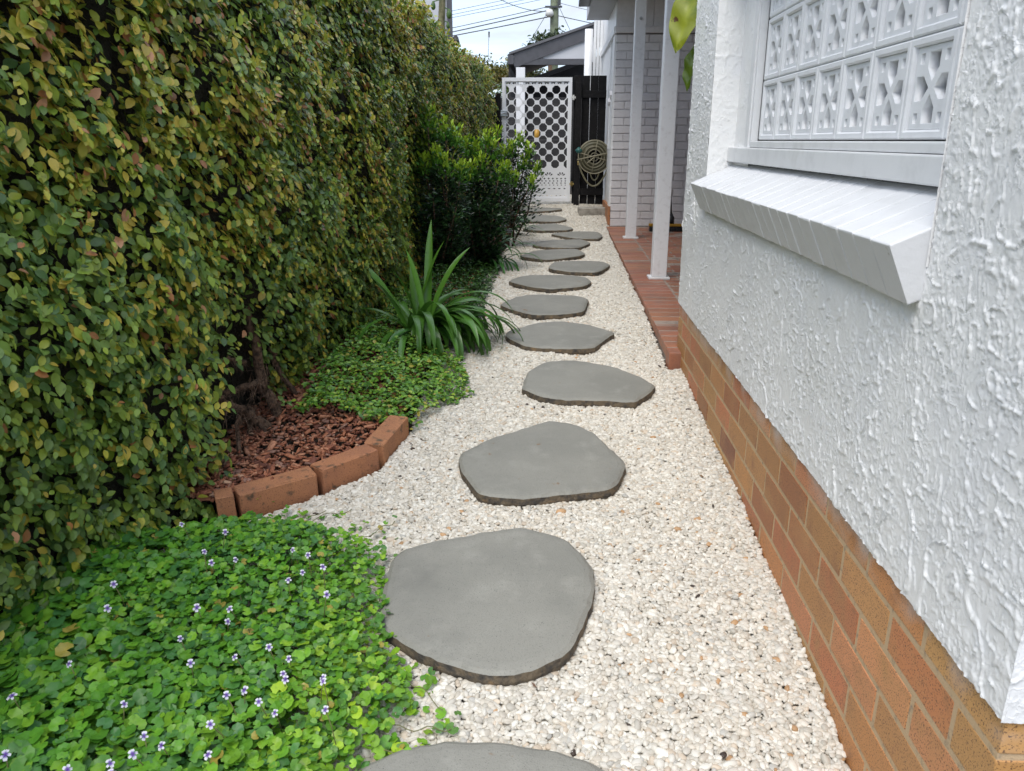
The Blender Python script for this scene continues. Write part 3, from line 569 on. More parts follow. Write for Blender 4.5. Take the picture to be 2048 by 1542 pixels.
# ------------------------------------------------------------------ gate, fence, hose reel
GX0, GX1, GZ0, GZ1, GYY = -.655, .232, .235, 1.758, 10.5
gate = tag(empty('gate', ((GX0 + GX1) / 2, GYY, GZ0)), 'white metal gate cut with rows of octagonal holes', 'gate')
m = MB(); fw = .038
m.box((GX0, GYY - .02, GZ0), (GX0 + fw, GYY + .02, GZ1)); m.box((GX1 - fw, GYY - .02, GZ0), (GX1, GYY + .02, GZ1)); m.box((GX0 + fw, GYY - .019, GZ1 - .045), (GX1 - fw, GYY + .019, GZ1)); m.box((GX0 + fw, GYY - .019, GZ0), (GX1 - fw, GYY + .019, GZ0 + .045))
obj('frame', m.mesh('frame'), M_gate, gate)
def panel():
    w_, h_ = GX1 - GX0 - 2 * fw, GZ1 - GZ0 - .09; outer = [(0, 0), (w_, 0), (w_, h_), (0, h_)]; holes = []
    p = w_ / 5.0; r0 = .0545
    def octa(cx, cy):
        P = [(cx + r0 * math.cos(R(22.5 + 45 * k)), cy + r0 * math.sin(R(22.5 + 45 * k))) for k in range(8)]
        Q = [(min(max(x, .012), w_ - .012), y) for x, y in P]; xs = [q[0] for q in Q]
        return Q if max(xs) - min(xs) > .02 else None
    y = h_ - .10; row = 0
    while y > .36:
        for k in range(-1, 7):
            cx = k * p + (p / 2 if row % 2 else 0)
            q = octa(cx, y) if -r0 < cx < w_ + r0 else None
            if q:
                u = []
                for a in q:
                    if not u or abs(a[0] - u[-1][0]) + abs(a[1] - u[-1][1]) > 1e-4: u.append(a)
                holes.append(u)
        y -= p / 2 * .93; row += 1
    for k in range(10):                                # scalloped top row
        cx = (k + .5) * w_ / 10; holes.append([(cx - .028, h_ - .012), (cx - .02, h_ - .035), (cx, h_ - .022), (cx + .02, h_ - .035), (cx + .028, h_ - .012)])
    for k in range(5):                                 # fans
        for a in (-55, -20, 20, 55):
            cx = (k + .5) * p; s_, c_ = math.sin(R(a)), math.cos(R(a)); by = .27
            holes.append([(cx + s_ * .018, by + c_ * .018), (cx + s_ * .05 + c_ * .011, by + c_ * .05 - s_ * .011), (cx + s_ * .06, by + c_ * .06), (cx + s_ * .05 - c_ * .011, by + c_ * .05 + s_ * .011)])
    for j, (yy, n_, a, b) in enumerate(((.245, 15, .014, .012), (.215, 16, .012, .010), (.188, 15, .014, .009), (.163, 16, .010, .008), (.118, 12, .022, .007), (.028, 14, .018, .007))):
        for k in range(n_):
            cx = (k + .5) * w_ / n_; holes.append([(cx - a, yy), (cx, yy - b), (cx + a, yy), (cx, yy + b)])
    return polyholes('panel', outer, holes, .004)
o = obj('panel', panel(), M_gate, gate); o.location = (GX0 + fw, GYY, GZ0 + .045); o.rotation_euler = (R(90), 0, 0)
o = obj('latch', bevbox('latch', .11, .035, .075, .006, 2), M_galv, gate, (GX0 + .01, GYY - .035, 1.33)); 
obj('latch_bolt', MB().tube([(GX0 - .09, GYY - .05, 1.33), (GX0 + .06, GYY - .058, 1.33)], .009, 8).mesh('latch_bolt', True), M_galv, gate)
for z in (1.52, .46): obj('hinge', MB().tube([(GX1 + .02, GYY - .02, z - .03), (GX1 + .02, GYY - .02, z + .03)], .014, 10).box((GX1 - .01, GYY - .03, z - .012), (GX1 + .08, GYY - .022, z + .012)).mesh('hinge'), M_brass if z < 1 else M_cer, gate)
fen = tag(empty('timber_fence', (.45, 10.5, .2)), 'black timber fence panel behind the hose reel', 'fence')
obj('post', bevbox('post', .07, .07, 1.52, .004), M_black, fen, (.315, 10.47, .20 + .74))
for k in range(4): obj('board', bevbox('board', .098, .02, 1.62, .003), M_black, fen, (.305 + k * .1035, 10.53, .18 + .79))
for z in (1.56, .36): obj('rail', bevbox('rail', .31, .035, .09, .003), M_black, fen, (.51, 10.5, z))
f2 = tag(empty('timber_fence', (-.78, 10.5, .2)), 'dark timber fence section between the hedge end and the white gate', 'fence')
for k in range(6): obj('board', bevbox('board', .098, .02, 1.36, .003), M_black, f2, (-.72 - k * .1035, 10.53, .18 + .67))
obj('post', bevbox('post', .07, .07, 1.40, .004), M_black, f2, (-.705, 10.47, .18 + .69))
# hose reel
hr = tag(empty('hose_reel', (.53, 10.42, .8)), 'round wire hose reel with coiled olive hose hanging on the black fence', 'hose reel')
HC = Vector((.53, 10.40, .80))
def circ(r, yoff, n=40, ph=0, cx=0, cz=0): return [HC + Vector((cx + r * math.cos(2 * math.pi * k / n + ph), yoff, cz + r * math.sin(2 * math.pi * k / n + ph))) for k in range(n + 1)]
m = MB(); m.tube(circ(.205, -.07), .007, 6); m.tube(circ(.205, .06), .007, 6)
for a in (15, 80, 165, 262, 345): m.tube([HC + Vector((0, -.075, 0)), HC + Vector((.2 * math.cos(R(a)), -.07, .2 * math.sin(R(a))))], .006, 6)
m.tube([HC + Vector((-.22, -.085, -.035)), HC + Vector((.215, -.085, .06))], .009, 6); m.tube([HC + Vector((0, -.1, 0)), HC + Vector((-.1, -.11, -.08))], .008, 6)
for k in range(3): m.tube(circ(.05 + .04 * k, -.072), .004, 5)
obj('wire_frame', m.mesh('wire_frame', True), mat('cream_wire', (.26, .235, .16), .45), hr)
m = MB()
for k in range(9): m.tube(circ(.09 + .0125 * k, -.04 + .045 * (k % 3), 36, random.random() * 6, random.uniform(-.006, .006), random.uniform(-.006, .006)), .0105, 7)
obj('coiled_hose', m.mesh('coiled_hose', True), M_hose, hr)
m = MB(); m.tube([HC + Vector((-.2 + .40 * t_, -.05, -.06 - .30 * math.sin(math.pi * t_) ** .75)) for t_ in np.linspace(0, 1, 24)], .011, 8)
obj('hanging_loop', m.mesh('hanging_loop', True), M_hose, hr)
m = MB(); m.tube([HC + Vector((-.05 + .12 * t_, -.02, -.17 - .12 * math.sin(math.pi * t_) ** .6)) for t_ in np.linspace(0, 1, 18)], .009, 8)
obj('hanging_loop', m.mesh('hanging_loop', True), M_hose, hr)
obj('tap', MB().tube([HC + Vector((-.23, -.05, .06)), HC + Vector((-.20, -.05, .08)), HC + Vector((-.17, -.02, .06))], [.03, .045, .03], 10).mesh('tap', True), M_teal, hr)
obj('fitting', MB().tube([HC + Vector((-.2, -.05, -.05)), HC + Vector((-.2, -.05, -.10))], .014, 8).mesh('fitting', True), M_brass, hr)
obj('bracket', MB().tube([HC + Vector((.21, -.05, .32)), HC + Vector((.23, -.05, .34)), HC + Vector((.235, -.05, -.1))], .006, 6).mesh('bracket', True), M_hose, hr)
cb = obj('concrete_block', bevbox('concrete_block', .34, .22, .14, .012, 2, .002), M_conc, None, (.50, 9.97, .13)); cb.rotation_euler = (0, 0, R(4)); tag(cb, 'low grey concrete block at the foot of the black fence', 'concrete block')

# ------------------------------------------------------------------ behind the gate
cp = tag(empty('carport', (0, 13.5, .2)), 'charcoal carport with sloping roof and white gable behind the white gate', 'carport')
Y0 = 13.0
def slab(name, pts, y0, y1, m_): 
    mb = MB(); n_ = len(pts); mb.v = [(x, y0, z) for x, z in pts] + [(x, y1, z) for x, z in pts]; mb.f = [tuple(range(n_)), tuple(range(2 * n_ - 1, n_ - 1, -1))] + [(k, (k + 1) % n_, n_ + (k + 1) % n_, n_ + k)[::-1] for k in range(n_)]
    return obj(name, mb.mesh(name), m_, cp)
slab('roof', [(-.70, 2.265), (.9, 2.78), (.9, 2.82), (-.70, 2.30)], Y0 - .06, 17, M_roof)
slab('barge_board', [(-.62, 2.10), (-.62, 2.285), (.9, 2.775), (.9, 2.62), (-.55, 2.10)], Y0 - .03, Y0, M_char)
slab('gable_panel', [(-.5, 2.16), (.6, 2.16), (.6, 2.66)], Y0 + .004, Y0 + .03, M_nwall)
slab('beam', [(-.62, 2.12), (.47, 2.12), (.47, 2.205), (-.5, 2.205)], Y0 - .025, Y0 + .05, M_char)
slab('king_post', [(-.23, 2.2), (-.17, 2.2), (-.17, 2.4), (-.23, 2.37)], Y0 - .02, Y0 + .002, M_char)
slab('gutter_end', [(-.72, 2.13), (-.63, 2.13), (-.63, 2.26), (-.72, 2.28)], Y0 - .05, 17, M_char)
slab('post', [(-.565, .18), (-.435, .18), (-.435, 2.04), (-.565, 2.04)], 12.42, 12.54, M_gate)
slab('back_wall', [(-.8, .1), (.9, .1), (.9, 2.6), (-.8, 2.1)], 16.6, 16.7, M_dark)
slab('side_screen', [(-.72, .1), (-.69, .1), (-.69, 2.1), (-.72, 2.1)], Y0 + .15, 16.6, M_dark)
slab('rafter', [(-.4, 1.95), (.5, 2.25), (.5, 2.32), (-.4, 2.02)], 14.2, 14.25, M_char)
bf = tag(empty('back_fence', (0, 12.55, .2)), 'dark slatted screen seen through the holes of the white gate', 'fence')
for k in range(14): obj('slat', bevbox('slat', 2.1, .02, .082, .003), M_dark, bf, (-.1, 12.62, .48 + k * .085))
yb = tag(obj('yellow_tub', MB().tube([(-.24, 12.1, 1.016), (-.24, 12.1, 1.04), (-.24, 12.1, 1.16)], [.025, .04, .036], 14).mesh('yellow_tub', True), M_yel), 'yellow tub seen through one hole of the white gate', 'tub')
yb.data.transform(Matrix.Identity(4))
sh_ = tag(obj('shelf', bevbox('shelf', .5, .3, .03, .004), M_dark, None, (-.1, 12.12, 1.0)), 'dark shelf behind the white gate holding the yellow tub', 'shelf')
obj('bracket', MB().box((-.2, -.1, -.82), (-.16, .1, -.016)).box((.16, -.1, -.82), (.2, .1, -.016)).mesh('bracket'), M_dark, sh_).matrix_parent_inverse = Matrix.Identity(4)

# ------------------------------------------------------------------ leaf templates
def leaf_t(wid=.6, tipx=1.0, fold=.10, droop=.10, round_=.55):
    """length 1 along +x, width wid, z up"""
    xs = [0, .22, .5, .78, 1.0]; ws = [.0, .80, 1.0, .66, 0]
    V = []; 
    for x, a in zip(xs, ws):
        zc = -droop * x * x
        if a == 0: V.append((x, 0, zc))
        else: V += [(x, -a * wid / 2, zc + fold * a), (x, 0, zc), (x, a * wid / 2, zc + fold * a)]
    F = [(0, 1, 2), (0, 2, 3)]
    for k in (1, 4): F += [(k, k + 3, k + 4), (k, k + 4, k + 1), (k + 1, k + 4, k + 5), (k + 1, k + 5, k + 2)]
    F += [(7, 10, 8), (8, 10, 9)]
    return np.array(V), np.array(F)
def leaf_single_meshes(tv, tf, cols, name):
    out = []
    for c in cols: out.append(npmesh(name, tv, tf, np.repeat(np.array([c]), len(tv), 0)))
    return out

# ------------------------------------------------------------------ hedge
hedge = tag(empty('hedge', (-1.2, 3, -.1)), 'tall clipped climbing fig hedge with green, yellow and orange leaves', 'hedge')
HYs = [.3, 1.2, 1.7, 2.15, 2.4, 3.0, 4.5, 6.0, 8.0, 9.5, 10.45]; HXs = [-1.30, -1.30, -1.23, -1.09, -1.08, -1.05, -.99, -.95, -.90, -.84, -.78]
def hx(Y, Z):
    return np.interp(Y, HYs, HXs) + (fbm(Y * 1.9, Z * 1.9, 90, 3) - .45) * .20 + (fbm(Y * 7, Z * 7, 95, 3) - .45) * .17 - .05 * sstep(1.2, 2.0, Z)
def htop(Y): return np.interp(Y, [0, 6, 8.5, 10.5], [2.02, 1.94, 1.90, 1.80]) + (fbm(Y * 3, Y * 0 + 2, 99, 3) - .45) * .12
def hole(Y, Z):                                       # hollow round the old trunk at the foot
    return np.exp(-(((Y - 2.66) / .36) ** 2 + ((Z - .06) / .34) ** 2) ** 1.5)
tv, tf = leaf_t(.62, fold=.08, droop=.14)
GREENS = np.array([(.115, .20, .036), (.145, .24, .040), (.075, .15, .040), (.20, .29, .040), (.14, .225, .05)])
WARM = np.array([(.30, .34, .04), (.40, .38, .045), (.24, .32, .035), (.46, .36, .055)])
RUST = np.array([(.40, .17, .06), (.48, .24, .12), (.34, .15, .05)])
def hedge_cols(n, Z, young, Y=None):
    r = rng.random(n)
    if Y is not None: young = np.clip(young * (.25 + 2.2 * sstep(.36, .58, fbm(Y * 2.6, Z * 2.6, 201, 3))), 0, 1)
    r = rng.random(n); up = sstep(-.2, 1.9, Z)
    pw = young * (.42 + .40 * up) + .09 + .13 * up; pr_ = young * (.05 + .07 * up) + .004
    c = GREENS[rng.integers(0, 5, n)].copy(); a = r < pw; c[a] = WARM[rng.integers(0, 4, n)][a]
    b = (r > 1 - pr_); c[b] = RUST[rng.integers(0, 3, n)][b]
    return c * rng.uniform(.75, 1.25, (n, 1))
pos, axx, nor, scl, col, young_, = [], [], [], [], [], []
def add(p, a, nn, s, c, yg): pos.append(p); axx.append(a); nor.append(nn); scl.append(s); col.append(c); young_.append(np.full(len(p), yg))
# body layers
for (ya, yb_, dens, lay) in ((.9, 3.2, 4000, 3), (3.2, 6.5, 3100, 3), (6.5, 10.5, 2400, 3)):
    n = int((yb_ - ya) * 2.2 * dens); Y = rng.uniform(ya, yb_, n); Z = rng.uniform(-.25, 2.02, n); depth = rng.random(n)
    ok = (Z < htop(Y)) & (Z > g(Y) - .02) & (rng.random(n) > hole(Y, Z) * 1.25); Y, Z, depth = Y[ok], Z[ok], depth[ok]; n = len(Y)
    X = hx(Y, Z) - depth * .075
    a = rng.normal(-math.pi / 2, 1.25, n)
    ax = np.stack([rng.normal(.5, .35, n), np.cos(a), np.sin(a) * .75], 1); nn = np.stack([np.ones(n), rng.normal(-.25, .5, n), rng.normal(.95, .5, n)], 1)
    s = rng.uniform(.022, .044, n) * np.interp(Y, [1, 5, 10], [1.0, .95, .95])
    add(np.stack([X, Y, Z], 1), ax, nn, s, hedge_cols(n, Z, .24, Y), 0)
# top fringe
n = 5200; Y = rng.uniform(4.2, 10.45, n); X = hx(Y, htop(Y)) - rng.uniform(0, .5, n); Z = htop(Y) + rng.normal(0, .025, n)
add(np.stack([X, Y, Z], 1), np.stack([rng.normal(.2, .6, n), rng.normal(0, .6, n), rng.normal(.2, .5, n)], 1), np.stack([rng.normal(.5, .5, n), rng.normal(-.2, .4, n), np.ones(n)], 1), rng.uniform(.028, .042, n), hedge_cols(n, Z, .8), 0)
# end face at the gate
n = 1500; Z = rng.uniform(.2, 1.8, n); X = -.78 - rng.uniform(0, .5, n); Y = 10.45 + rng.normal(0, .02, n)
add(np.stack([X, Y, Z], 1), np.stack([rng.normal(0, .6, n), rng.normal(.2, .3, n), -np.ones(n)], 1), np.stack([rng.normal(.3, .4, n), np.ones(n), rng.normal(.4, .3, n)], 1), rng.uniform(.028, .04, n), hedge_cols(n, Z, .3), 0)
# young shoots standing proud of the face
ns = 4600; SY = 1.0 + 9.4 * rng.random(ns) ** 1.25; SZ = rng.uniform(-.15, 2.0, ns); ok = (SZ < htop(SY)) & (hole(SY, SZ) < .12) & (SZ > g(SY)); SY, SZ = SY[ok], SZ[ok]; ns = len(SY)
sa = rng.normal(-.9, 1.6, ns); sl_ = rng.uniform(.04, .11, ns); sdir = np.stack([rng.uniform(.25, .75, ns), np.cos(sa), np.sin(sa)], 1); sdir /= np.linalg.norm(sdir, axis=1, keepdims=True)
sp0 = np.stack([hx(SY, SZ) + .0, SY, SZ], 1); per = 8; stemV = []
yg_shoot = rng.random(ns)
for k in range(per):
    t_ = (k + .5) / per; sag = np.stack([np.zeros(ns), np.zeros(ns), -.2 * (t_ * sl_) * t_], 1)
    p = sp0 + sdir * (t_ * sl_)[:, None] + sag
    side = 1 if k % 2 else -1; per_v = np.cross(sdir, np.array([1., 0, .35])); per_v /= np.linalg.norm(per_v, axis=1, keepdims=True)
    ax = sdir * .75 + per_v * side * rng.uniform(.5, 1.0, (ns, 1)) + np.array([.05, 0, -.15]); nn = np.stack([np.ones(ns), rng.normal(-.25, .35, ns), rng.normal(1.0, .4, ns)], 1)
    s = rng.uniform(.024, .045, ns) * (1 - .45 * t_ ** 2)
    young = np.clip(yg_shoot * 1.25 * (.3 + .95 * t_), 0, 1)
    add(p, ax, nn, s, hedge_cols(ns, SZ, young, SY), 1)
pos = np.concatenate(pos); axx = np.concatenate(axx); nor = np.concatenate(nor); scl = np.concatenate(scl); col = np.concatenate(col); young_ = np.concatenate(young_)
rot = basis(axx, nor)
px, py, pz = proj(pos); cand = np.where((young_ > 0) & (abs(px) < .97) & (abs(py) < .97) & (pos[:, 2] > .0))[0]
cand = cand[np.argsort(pz[cand] / scl[cand])][:2400]; pick = rng.choice(cand, 300, replace=False)
single = np.zeros(len(pos), bool); single[pick] = True
def singles(parent, tv, tf, pick, pos, rot, scl, col, m_, ncol=10):
    cols = col[pick]; reps = cols[np.linspace(0, len(cols) - 1, ncol).astype(int)]
    mes = [npmesh('leaf', tv, tf, np.repeat(c[None], len(tv), 0)) for c in reps]
    for k_, q in enumerate(pick):
        j = int(np.argmin(np.sum((reps - col[q]) ** 2, 1))); o = obj('leaf', mes[j], m_, parent)
        o.matrix_world = Matrix.Translation(pos[q]) @ Matrix(rot[q].tolist()).to_4x4() @ Matrix.Diagonal((scl[q], scl[q], scl[q], 1))
def singles_fix(parent): pass
# leaves hang under the hedge empty, so their matrices are set in the parent's space
def singles(parent, tv, tf, pick, pos, rot, scl, col, m_, ncol=14, nm='leaf'):
    cols = col[pick]; reps = cols[np.argsort(cols.sum(1))][np.linspace(0, len(cols) - 1, ncol).astype(int)]
    mes = [npmesh(nm, tv, tf, np.repeat(c[None], len(tv), 0)) for c in reps]
    for q in pick:
        j = int(np.argmin(np.sum((reps - col[q]) ** 2, 1))); o = obj(nm, mes[j], m_, parent); o.matrix_parent_inverse = Matrix.Identity(4)
        o.matrix_basis = Matrix.Translation(Vector(pos[q]) - parent.location) @ Matrix(rot[q].tolist()).to_4x4() @ Matrix.Diagonal((scl[q], scl[q], scl[q], 1))
singles(hedge, tv, tf, pick, pos, rot, scl, col, M_leaf)
k_ = ~single
tag(scatter('foliage', tv, tf, pos[k_], rot[k_], scl[k_], col[k_], M_leaf, hedge), kind='stuff')
# twiggy core
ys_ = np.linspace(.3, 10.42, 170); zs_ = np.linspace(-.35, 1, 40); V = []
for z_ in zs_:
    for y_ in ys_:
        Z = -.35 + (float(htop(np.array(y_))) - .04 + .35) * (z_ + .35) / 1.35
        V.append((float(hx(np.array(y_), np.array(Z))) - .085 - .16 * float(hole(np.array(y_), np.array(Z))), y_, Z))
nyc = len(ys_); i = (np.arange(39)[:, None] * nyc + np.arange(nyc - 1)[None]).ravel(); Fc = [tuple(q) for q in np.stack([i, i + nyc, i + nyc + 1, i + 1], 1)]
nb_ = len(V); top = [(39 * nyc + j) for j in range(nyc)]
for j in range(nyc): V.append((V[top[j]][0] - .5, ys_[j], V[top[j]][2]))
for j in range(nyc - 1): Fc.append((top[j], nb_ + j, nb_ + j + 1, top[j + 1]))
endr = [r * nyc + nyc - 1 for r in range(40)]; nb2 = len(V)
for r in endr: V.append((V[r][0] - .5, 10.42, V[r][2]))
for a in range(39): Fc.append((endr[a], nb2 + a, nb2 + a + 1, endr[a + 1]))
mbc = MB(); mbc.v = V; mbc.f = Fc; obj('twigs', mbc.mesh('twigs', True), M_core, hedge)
# old trunk with hairy roots at the foot
def wob(a, b, n=10, amp=.012):
    a, b = Vector(a), Vector(b); return [a.lerp(b, k / (n - 1)) + Vector((random.uniform(-amp, amp), random.uniform(-amp, amp), random.uniform(-amp, amp) * .6)) for k in range(n)]
m = MB(); rts = [((-1.03, 2.86, -.12), (-1.12, 2.84, .06), .024, .02), ((-1.12, 2.84, .06), (-1.17, 2.85, .5), .022, .014), ((-1.05, 2.80, -.12), (-1.13, 2.70, .02), .022, .018), ((-1.13, 2.70, .02), (-1.19, 2.52, .15), .018, .010), ((-1.12, 2.86, .1), (-1.2, 2.62, .12), .014, .009),
  ((-1.07, 3.12, -.11), (-1.14, 3.0, .2), .012, .010), ((-1.08, 2.55, -.14), (-1.16, 2.75, .0), .010, .007), ((-1.07, 2.43, -.14), (-1.16, 2.66, .05), .009, .006), ((-1.04, 2.66, -.12), (-1.15, 2.78, .02), .011, .008), ((-1.14, 2.76, .2), (-1.2, 2.5, .3), .008, .005), ((-1.1, 2.4, -.1), (-1.2, 2.3, .2), .008, .005)]
paths = []
for a, b, r0, r1 in rts:
    p_ = wob(a, b); paths.append((p_, r0)); m.tube(p_, list(np.linspace(r0, r1, len(p_))), 9)
obj('trunk', m.mesh('trunk', True), M_bark, hedge)
V = []; F = []
for p_, r0 in paths:
    for k in range(150):
        q = p_[random.randrange(len(p_) - 1)].lerp(p_[random.randrange(1, len(p_))], random.random() * .12); d = Vector((random.uniform(-.2, 1), random.uniform(-1, 1), random.uniform(-1, .6))).normalized()
        L_ = random.uniform(.015, .05); s_ = d.cross(Vector((.3, .2, 1))).normalized() * .0012; n_ = len(V); e_ = q + d * (r0 + L_) + Vector((0, 0, -L_ * .3)); V += [q - s_, q + s_, e_]; F.append((n_, n_ + 1, n_ + 2))
for k in range(260):
    q = Vector((random.uniform(-1.14, -1.06), random.uniform(2.4, 2.95), random.uniform(-.13, .18))); d = Vector((random.uniform(-.3, .6), random.uniform(-1, 1), random.uniform(-1, .3))).normalized(); L_ = random.uniform(.03, .1); s_ = d.cross(Vector((.3, .2, 1))).normalized() * .0013; n_ = len(V); V += [q - s_, q + s_, q + d * L_]; F.append((n_, n_ + 1, n_ + 2))
mbx = MB(); mbx.v = [tuple(v) for v in V]; mbx.f = F; tag(obj('root_hairs', mbx.mesh('root_hairs'), M_bark, hedge), kind='stuff')

# ------------------------------------------------------------------ garden bed: mulch, edging bricks, creeping fig
BED = [(-1.25, 2.2), (-1.02, 2.22), (-.80, 2.38), (-.66, 2.52), (-.60, 2.84), (-.60, 3.0), (-.60, 3.4), (-.58, 3.9), (-.58, 4.6), (-.55, 6), (-.52, 8), (-.55, 9.4), (-.7, 10.4), (-1.2, 10.4)]
def build_mulch():
    n = 15000; Y = 2.15 + 8.2 * rng.random(n) ** 2.2; X = rng.uniform(-1.2, -.42, n); ok = inpoly(X, Y, BED); X, Y = X[ok], Y[ok]; n = len(X)
    bx_ = np.array([(x, y, z) for z in (-.5, .5) for y in (-.5, .5) for x in (-.5, .5)]); bx_[:, 0] *= np.array([1, .8, .7, 1, .9, .7, .8, .9]); bx_[:, 1] *= np.array([.7, 1, 1, .6, .6, .8, .9, .7])
    tf_ = np.array([(0, 2, 3), (0, 3, 1), (4, 5, 7), (4, 7, 6), (0, 1, 5), (0, 5, 4), (2, 6, 7), (2, 7, 3), (0, 4, 6), (0, 6, 2), (1, 3, 7), (1, 7, 5)])
    a = rng.uniform(0, 6.28, n); ax = np.stack([np.cos(a), np.sin(a), rng.normal(0, .35, n)], 1); ro = basis(ax, np.stack([rng.normal(0, .4, n), rng.normal(0, .4, n), np.ones(n)], 1))
    ln = rng.lognormal(-3.75, .42, n); sc = np.stack([ln, ln * rng.uniform(.25, .75, n), rng.uniform(.003, .008, n)], 1)
    pal = np.array([(.36, .135, .065), (.25, .085, .042), (.44, .20, .11), (.15, .05, .028), (.52, .31, .19), (.28, .15, .105)]); c = pal[rng.choice(6, n, p=[.3, .26, .17, .14, .05, .08])] * rng.uniform(.8, 1.2, (n, 1))
    hump = .015 + .035 * sstep(-.55, -1.0, X)
    tag(scatter('bark_mulch', bx_, tf_, np.stack([X, Y, g(Y) + hump + rng.uniform(-.01, .012, n)], 1), ro, sc, c, M_chip, smooth=False), 'red-brown bark chips covering the garden bed at the hedge foot', 'mulch', kind='stuff')
    mb = MB(); k = len(BED); 
    mb.v = [(x, y, float(g(y)) + (.002 if x > -.9 else .03)) for x, y in BED]; mb.f = [tuple(range(k))]
    bm = bmesh.new(); vs = [bm.verts.new(v) for v in mb.v]; f = bm.faces.new(vs); bmesh.ops.triangulate(bm, faces=[f]); me = bpy.data.meshes.new('garden_bed'); bm.to_mesh(me); bm.free()
    tag(obj('garden_bed', me, M_soil), kind='structure')
build_mulch()
eb = [bevbox('edging_brick', .228, .078, .112, .007, 3, .0012) for _ in range(3)]
EDG = [((-.985, 2.178), (-1.035, 2.152), 'short piece of edging brick half hidden by hedge leaves, first of the curved row'), ((-.975, 2.185), (-.765, 2.335), 'tan edging brick crossed by a violet runner'), ((-.755, 2.355), (-.60, 2.53), 'tan edging brick with black mould on its face, in the middle of the curve'), ((-.592, 2.565), (-.548, 2.83), 'redder edging brick at the end of the row beside the creeping fig'),
       ((-.535, 4.95), (-.515, 5.22), 'red edging brick partly under the strappy plant leaves'), ((-.50, 8.98), (-.49, 9.24), 'red edging brick by the far strappy clump')]
for k, (a, b, lab) in enumerate(EDG):
    a = np.array(a); b = np.array(b); c = (a + b) / 2; d = b - a; ln = np.linalg.norm(d); nv = np.array([-d[1], d[0]]) / ln
    if nv[0] > 0: nv = -nv
    c = c + nv * .039; o = obj('edging_brick', eb[k % 3], M_edge, None, (c[0], c[1], float(g(c[1])) + (.016 if k < 4 else -.03))); o.scale = (ln / .228 * .985, 1, 1)
    o.rotation_euler = (random.uniform(-.03, .03), -math.atan2(float(g(b[1]) - g(a[1])), ln), math.atan2(d[1], d[0])); tag(o, lab, 'brick', 'loose bricks edging the garden bed')
def build_fig():
    P = [(-1.02, 2.84), (-1.0, 3.26), (-.98, 3.9), (-1.0, 5.3), (-.80, 5.3), (-.76, 4.1), (-.60, 3.92), (-.42, 3.55), (-.345, 3.22), (-.44, 3.08), (-.49, 2.92), (-.535, 2.80), (-.66, 2.84), (-.86, 2.86)]
    n = 19000; X = rng.uniform(-1.05, -.3, n); Y = rng.uniform(2.75, 5.3, n)
    wob_ = (fbm(X * 14, Y * 14, 7, 2) - .37) * .12
    ok = inpoly(X + wob_, Y + wob_ * .5, P); X, Y = X[ok], Y[ok]; n = len(X)
    hgt = .008 + .085 * sstep(.36, .62, -X) * vn(X * 7, Y * 7, 4) + .06 * sstep(.75, 1.05, -X) + .03 * vn(X * 22, Y * 22, 14)
    Z = g(Y) + hgt + rng.uniform(-.012, .016, n)
    a = rng.uniform(0, 6.28, n); ax = np.stack([np.cos(a), np.sin(a), rng.normal(-.05, .3, n)], 1); nn = np.stack([rng.normal(.15, .35, n), rng.normal(-.2, .35, n), np.ones(n)], 1)
    c = np.array([(.12, .27, .035), (.18, .35, .04), (.075, .19, .035), (.30, .42, .05), (.34, .30, .05)])[rng.choice(5, n, p=[.36, .28, .2, .11, .05])] * rng.uniform(.8, 1.2, (n, 1))
    tag(scatter('creeping_fig', tv, tf, np.stack([X, Y, Z], 1), basis(ax, nn), rng.uniform(.016, .028, n), c, M_leaf), 'low mat of small-leaved creeping fig spilling from the bed onto gravel', 'ground cover', kind='stuff')
build_fig()

# ------------------------------------------------------------------ violets
vio = tag(empty('violet_patch', (-.75, 1.5, -.2)), 'patch of native violets with round green leaves and small purple white flowers', 'violets')
def kidney():
    n = 15; V = [(.12, 0, -.07)]
    for k in range(n):
        a = R(22) + (2 * math.pi - R(44)) * k / (n - 1); r_ = .5 * (1 + .05 * (1 if k % 2 else -1)); V.append((-r_ * math.cos(a) * 1.0 * -1 if False else r_ * math.cos(a) , r_ * 1.12 * math.sin(a), .05 * math.sin(a * 3) + .015 * (1 if k % 2 else -1)))
    F = [(0, k, k + 1) for k in range(1, n)]; m_ = []
    return np.array(V), np.array(F)
kv, kf = kidney()
# inner ring for a gentle cup
kv2 = [kv[0]] + [kv[0] + (v - kv[0]) * .55 + np.array([0, 0, .035]) for v in kv[1:]] + list(kv[1:]); nk = len(kv) - 1
kf2 = [(0, k, k + 1) for k in range(1, nk)] + [q for k in range(1, nk) for q in ((k, nk + k, nk + k + 1), (k, nk + k + 1, k + 1))]
kv2, kf2 = np.array(kv2), np.array(kf2); ktc = np.concatenate([[[1.25, 1.15, 1.0]], np.ones((2 * nk, 3))])
VP_ = [(-1.35, .75), (-1.35, 1.75), (-1.15, 2.02), (-1.02, 2.06), (-.80, 2.14), (-.62, 2.02), (-.46, 1.97), (-.44, 1.80), (-.40, 1.62), (-.33, 1.56), (-.30, 1.40), (-.30, 1.30), (-.38, 1.22), (-.48, .9), (-.5, .75)]
def vheight(X, Y):
    e = np.interp(Y, [.7, 1.25, 1.4, 1.6, 1.8, 2.0, 2.15], [-.45, -.36, -.29, -.36, -.43, -.45, -.8]); d = np.clip((e - X) / .30, 0, 1); d2 = np.clip((2.12 - Y) / .22, 0, 1)
    return .018 + .105 * np.sqrt(d) * (.35 + .65 * d2) * (.75 + .5 * vn(X * 6, Y * 6, 77))
n = 16500; X = rng.uniform(-1.4, -.25, n); Y = rng.uniform(.85, 2.16, n); wb = (fbm(X * 11, Y * 11, 37, 2) - .37) * .16
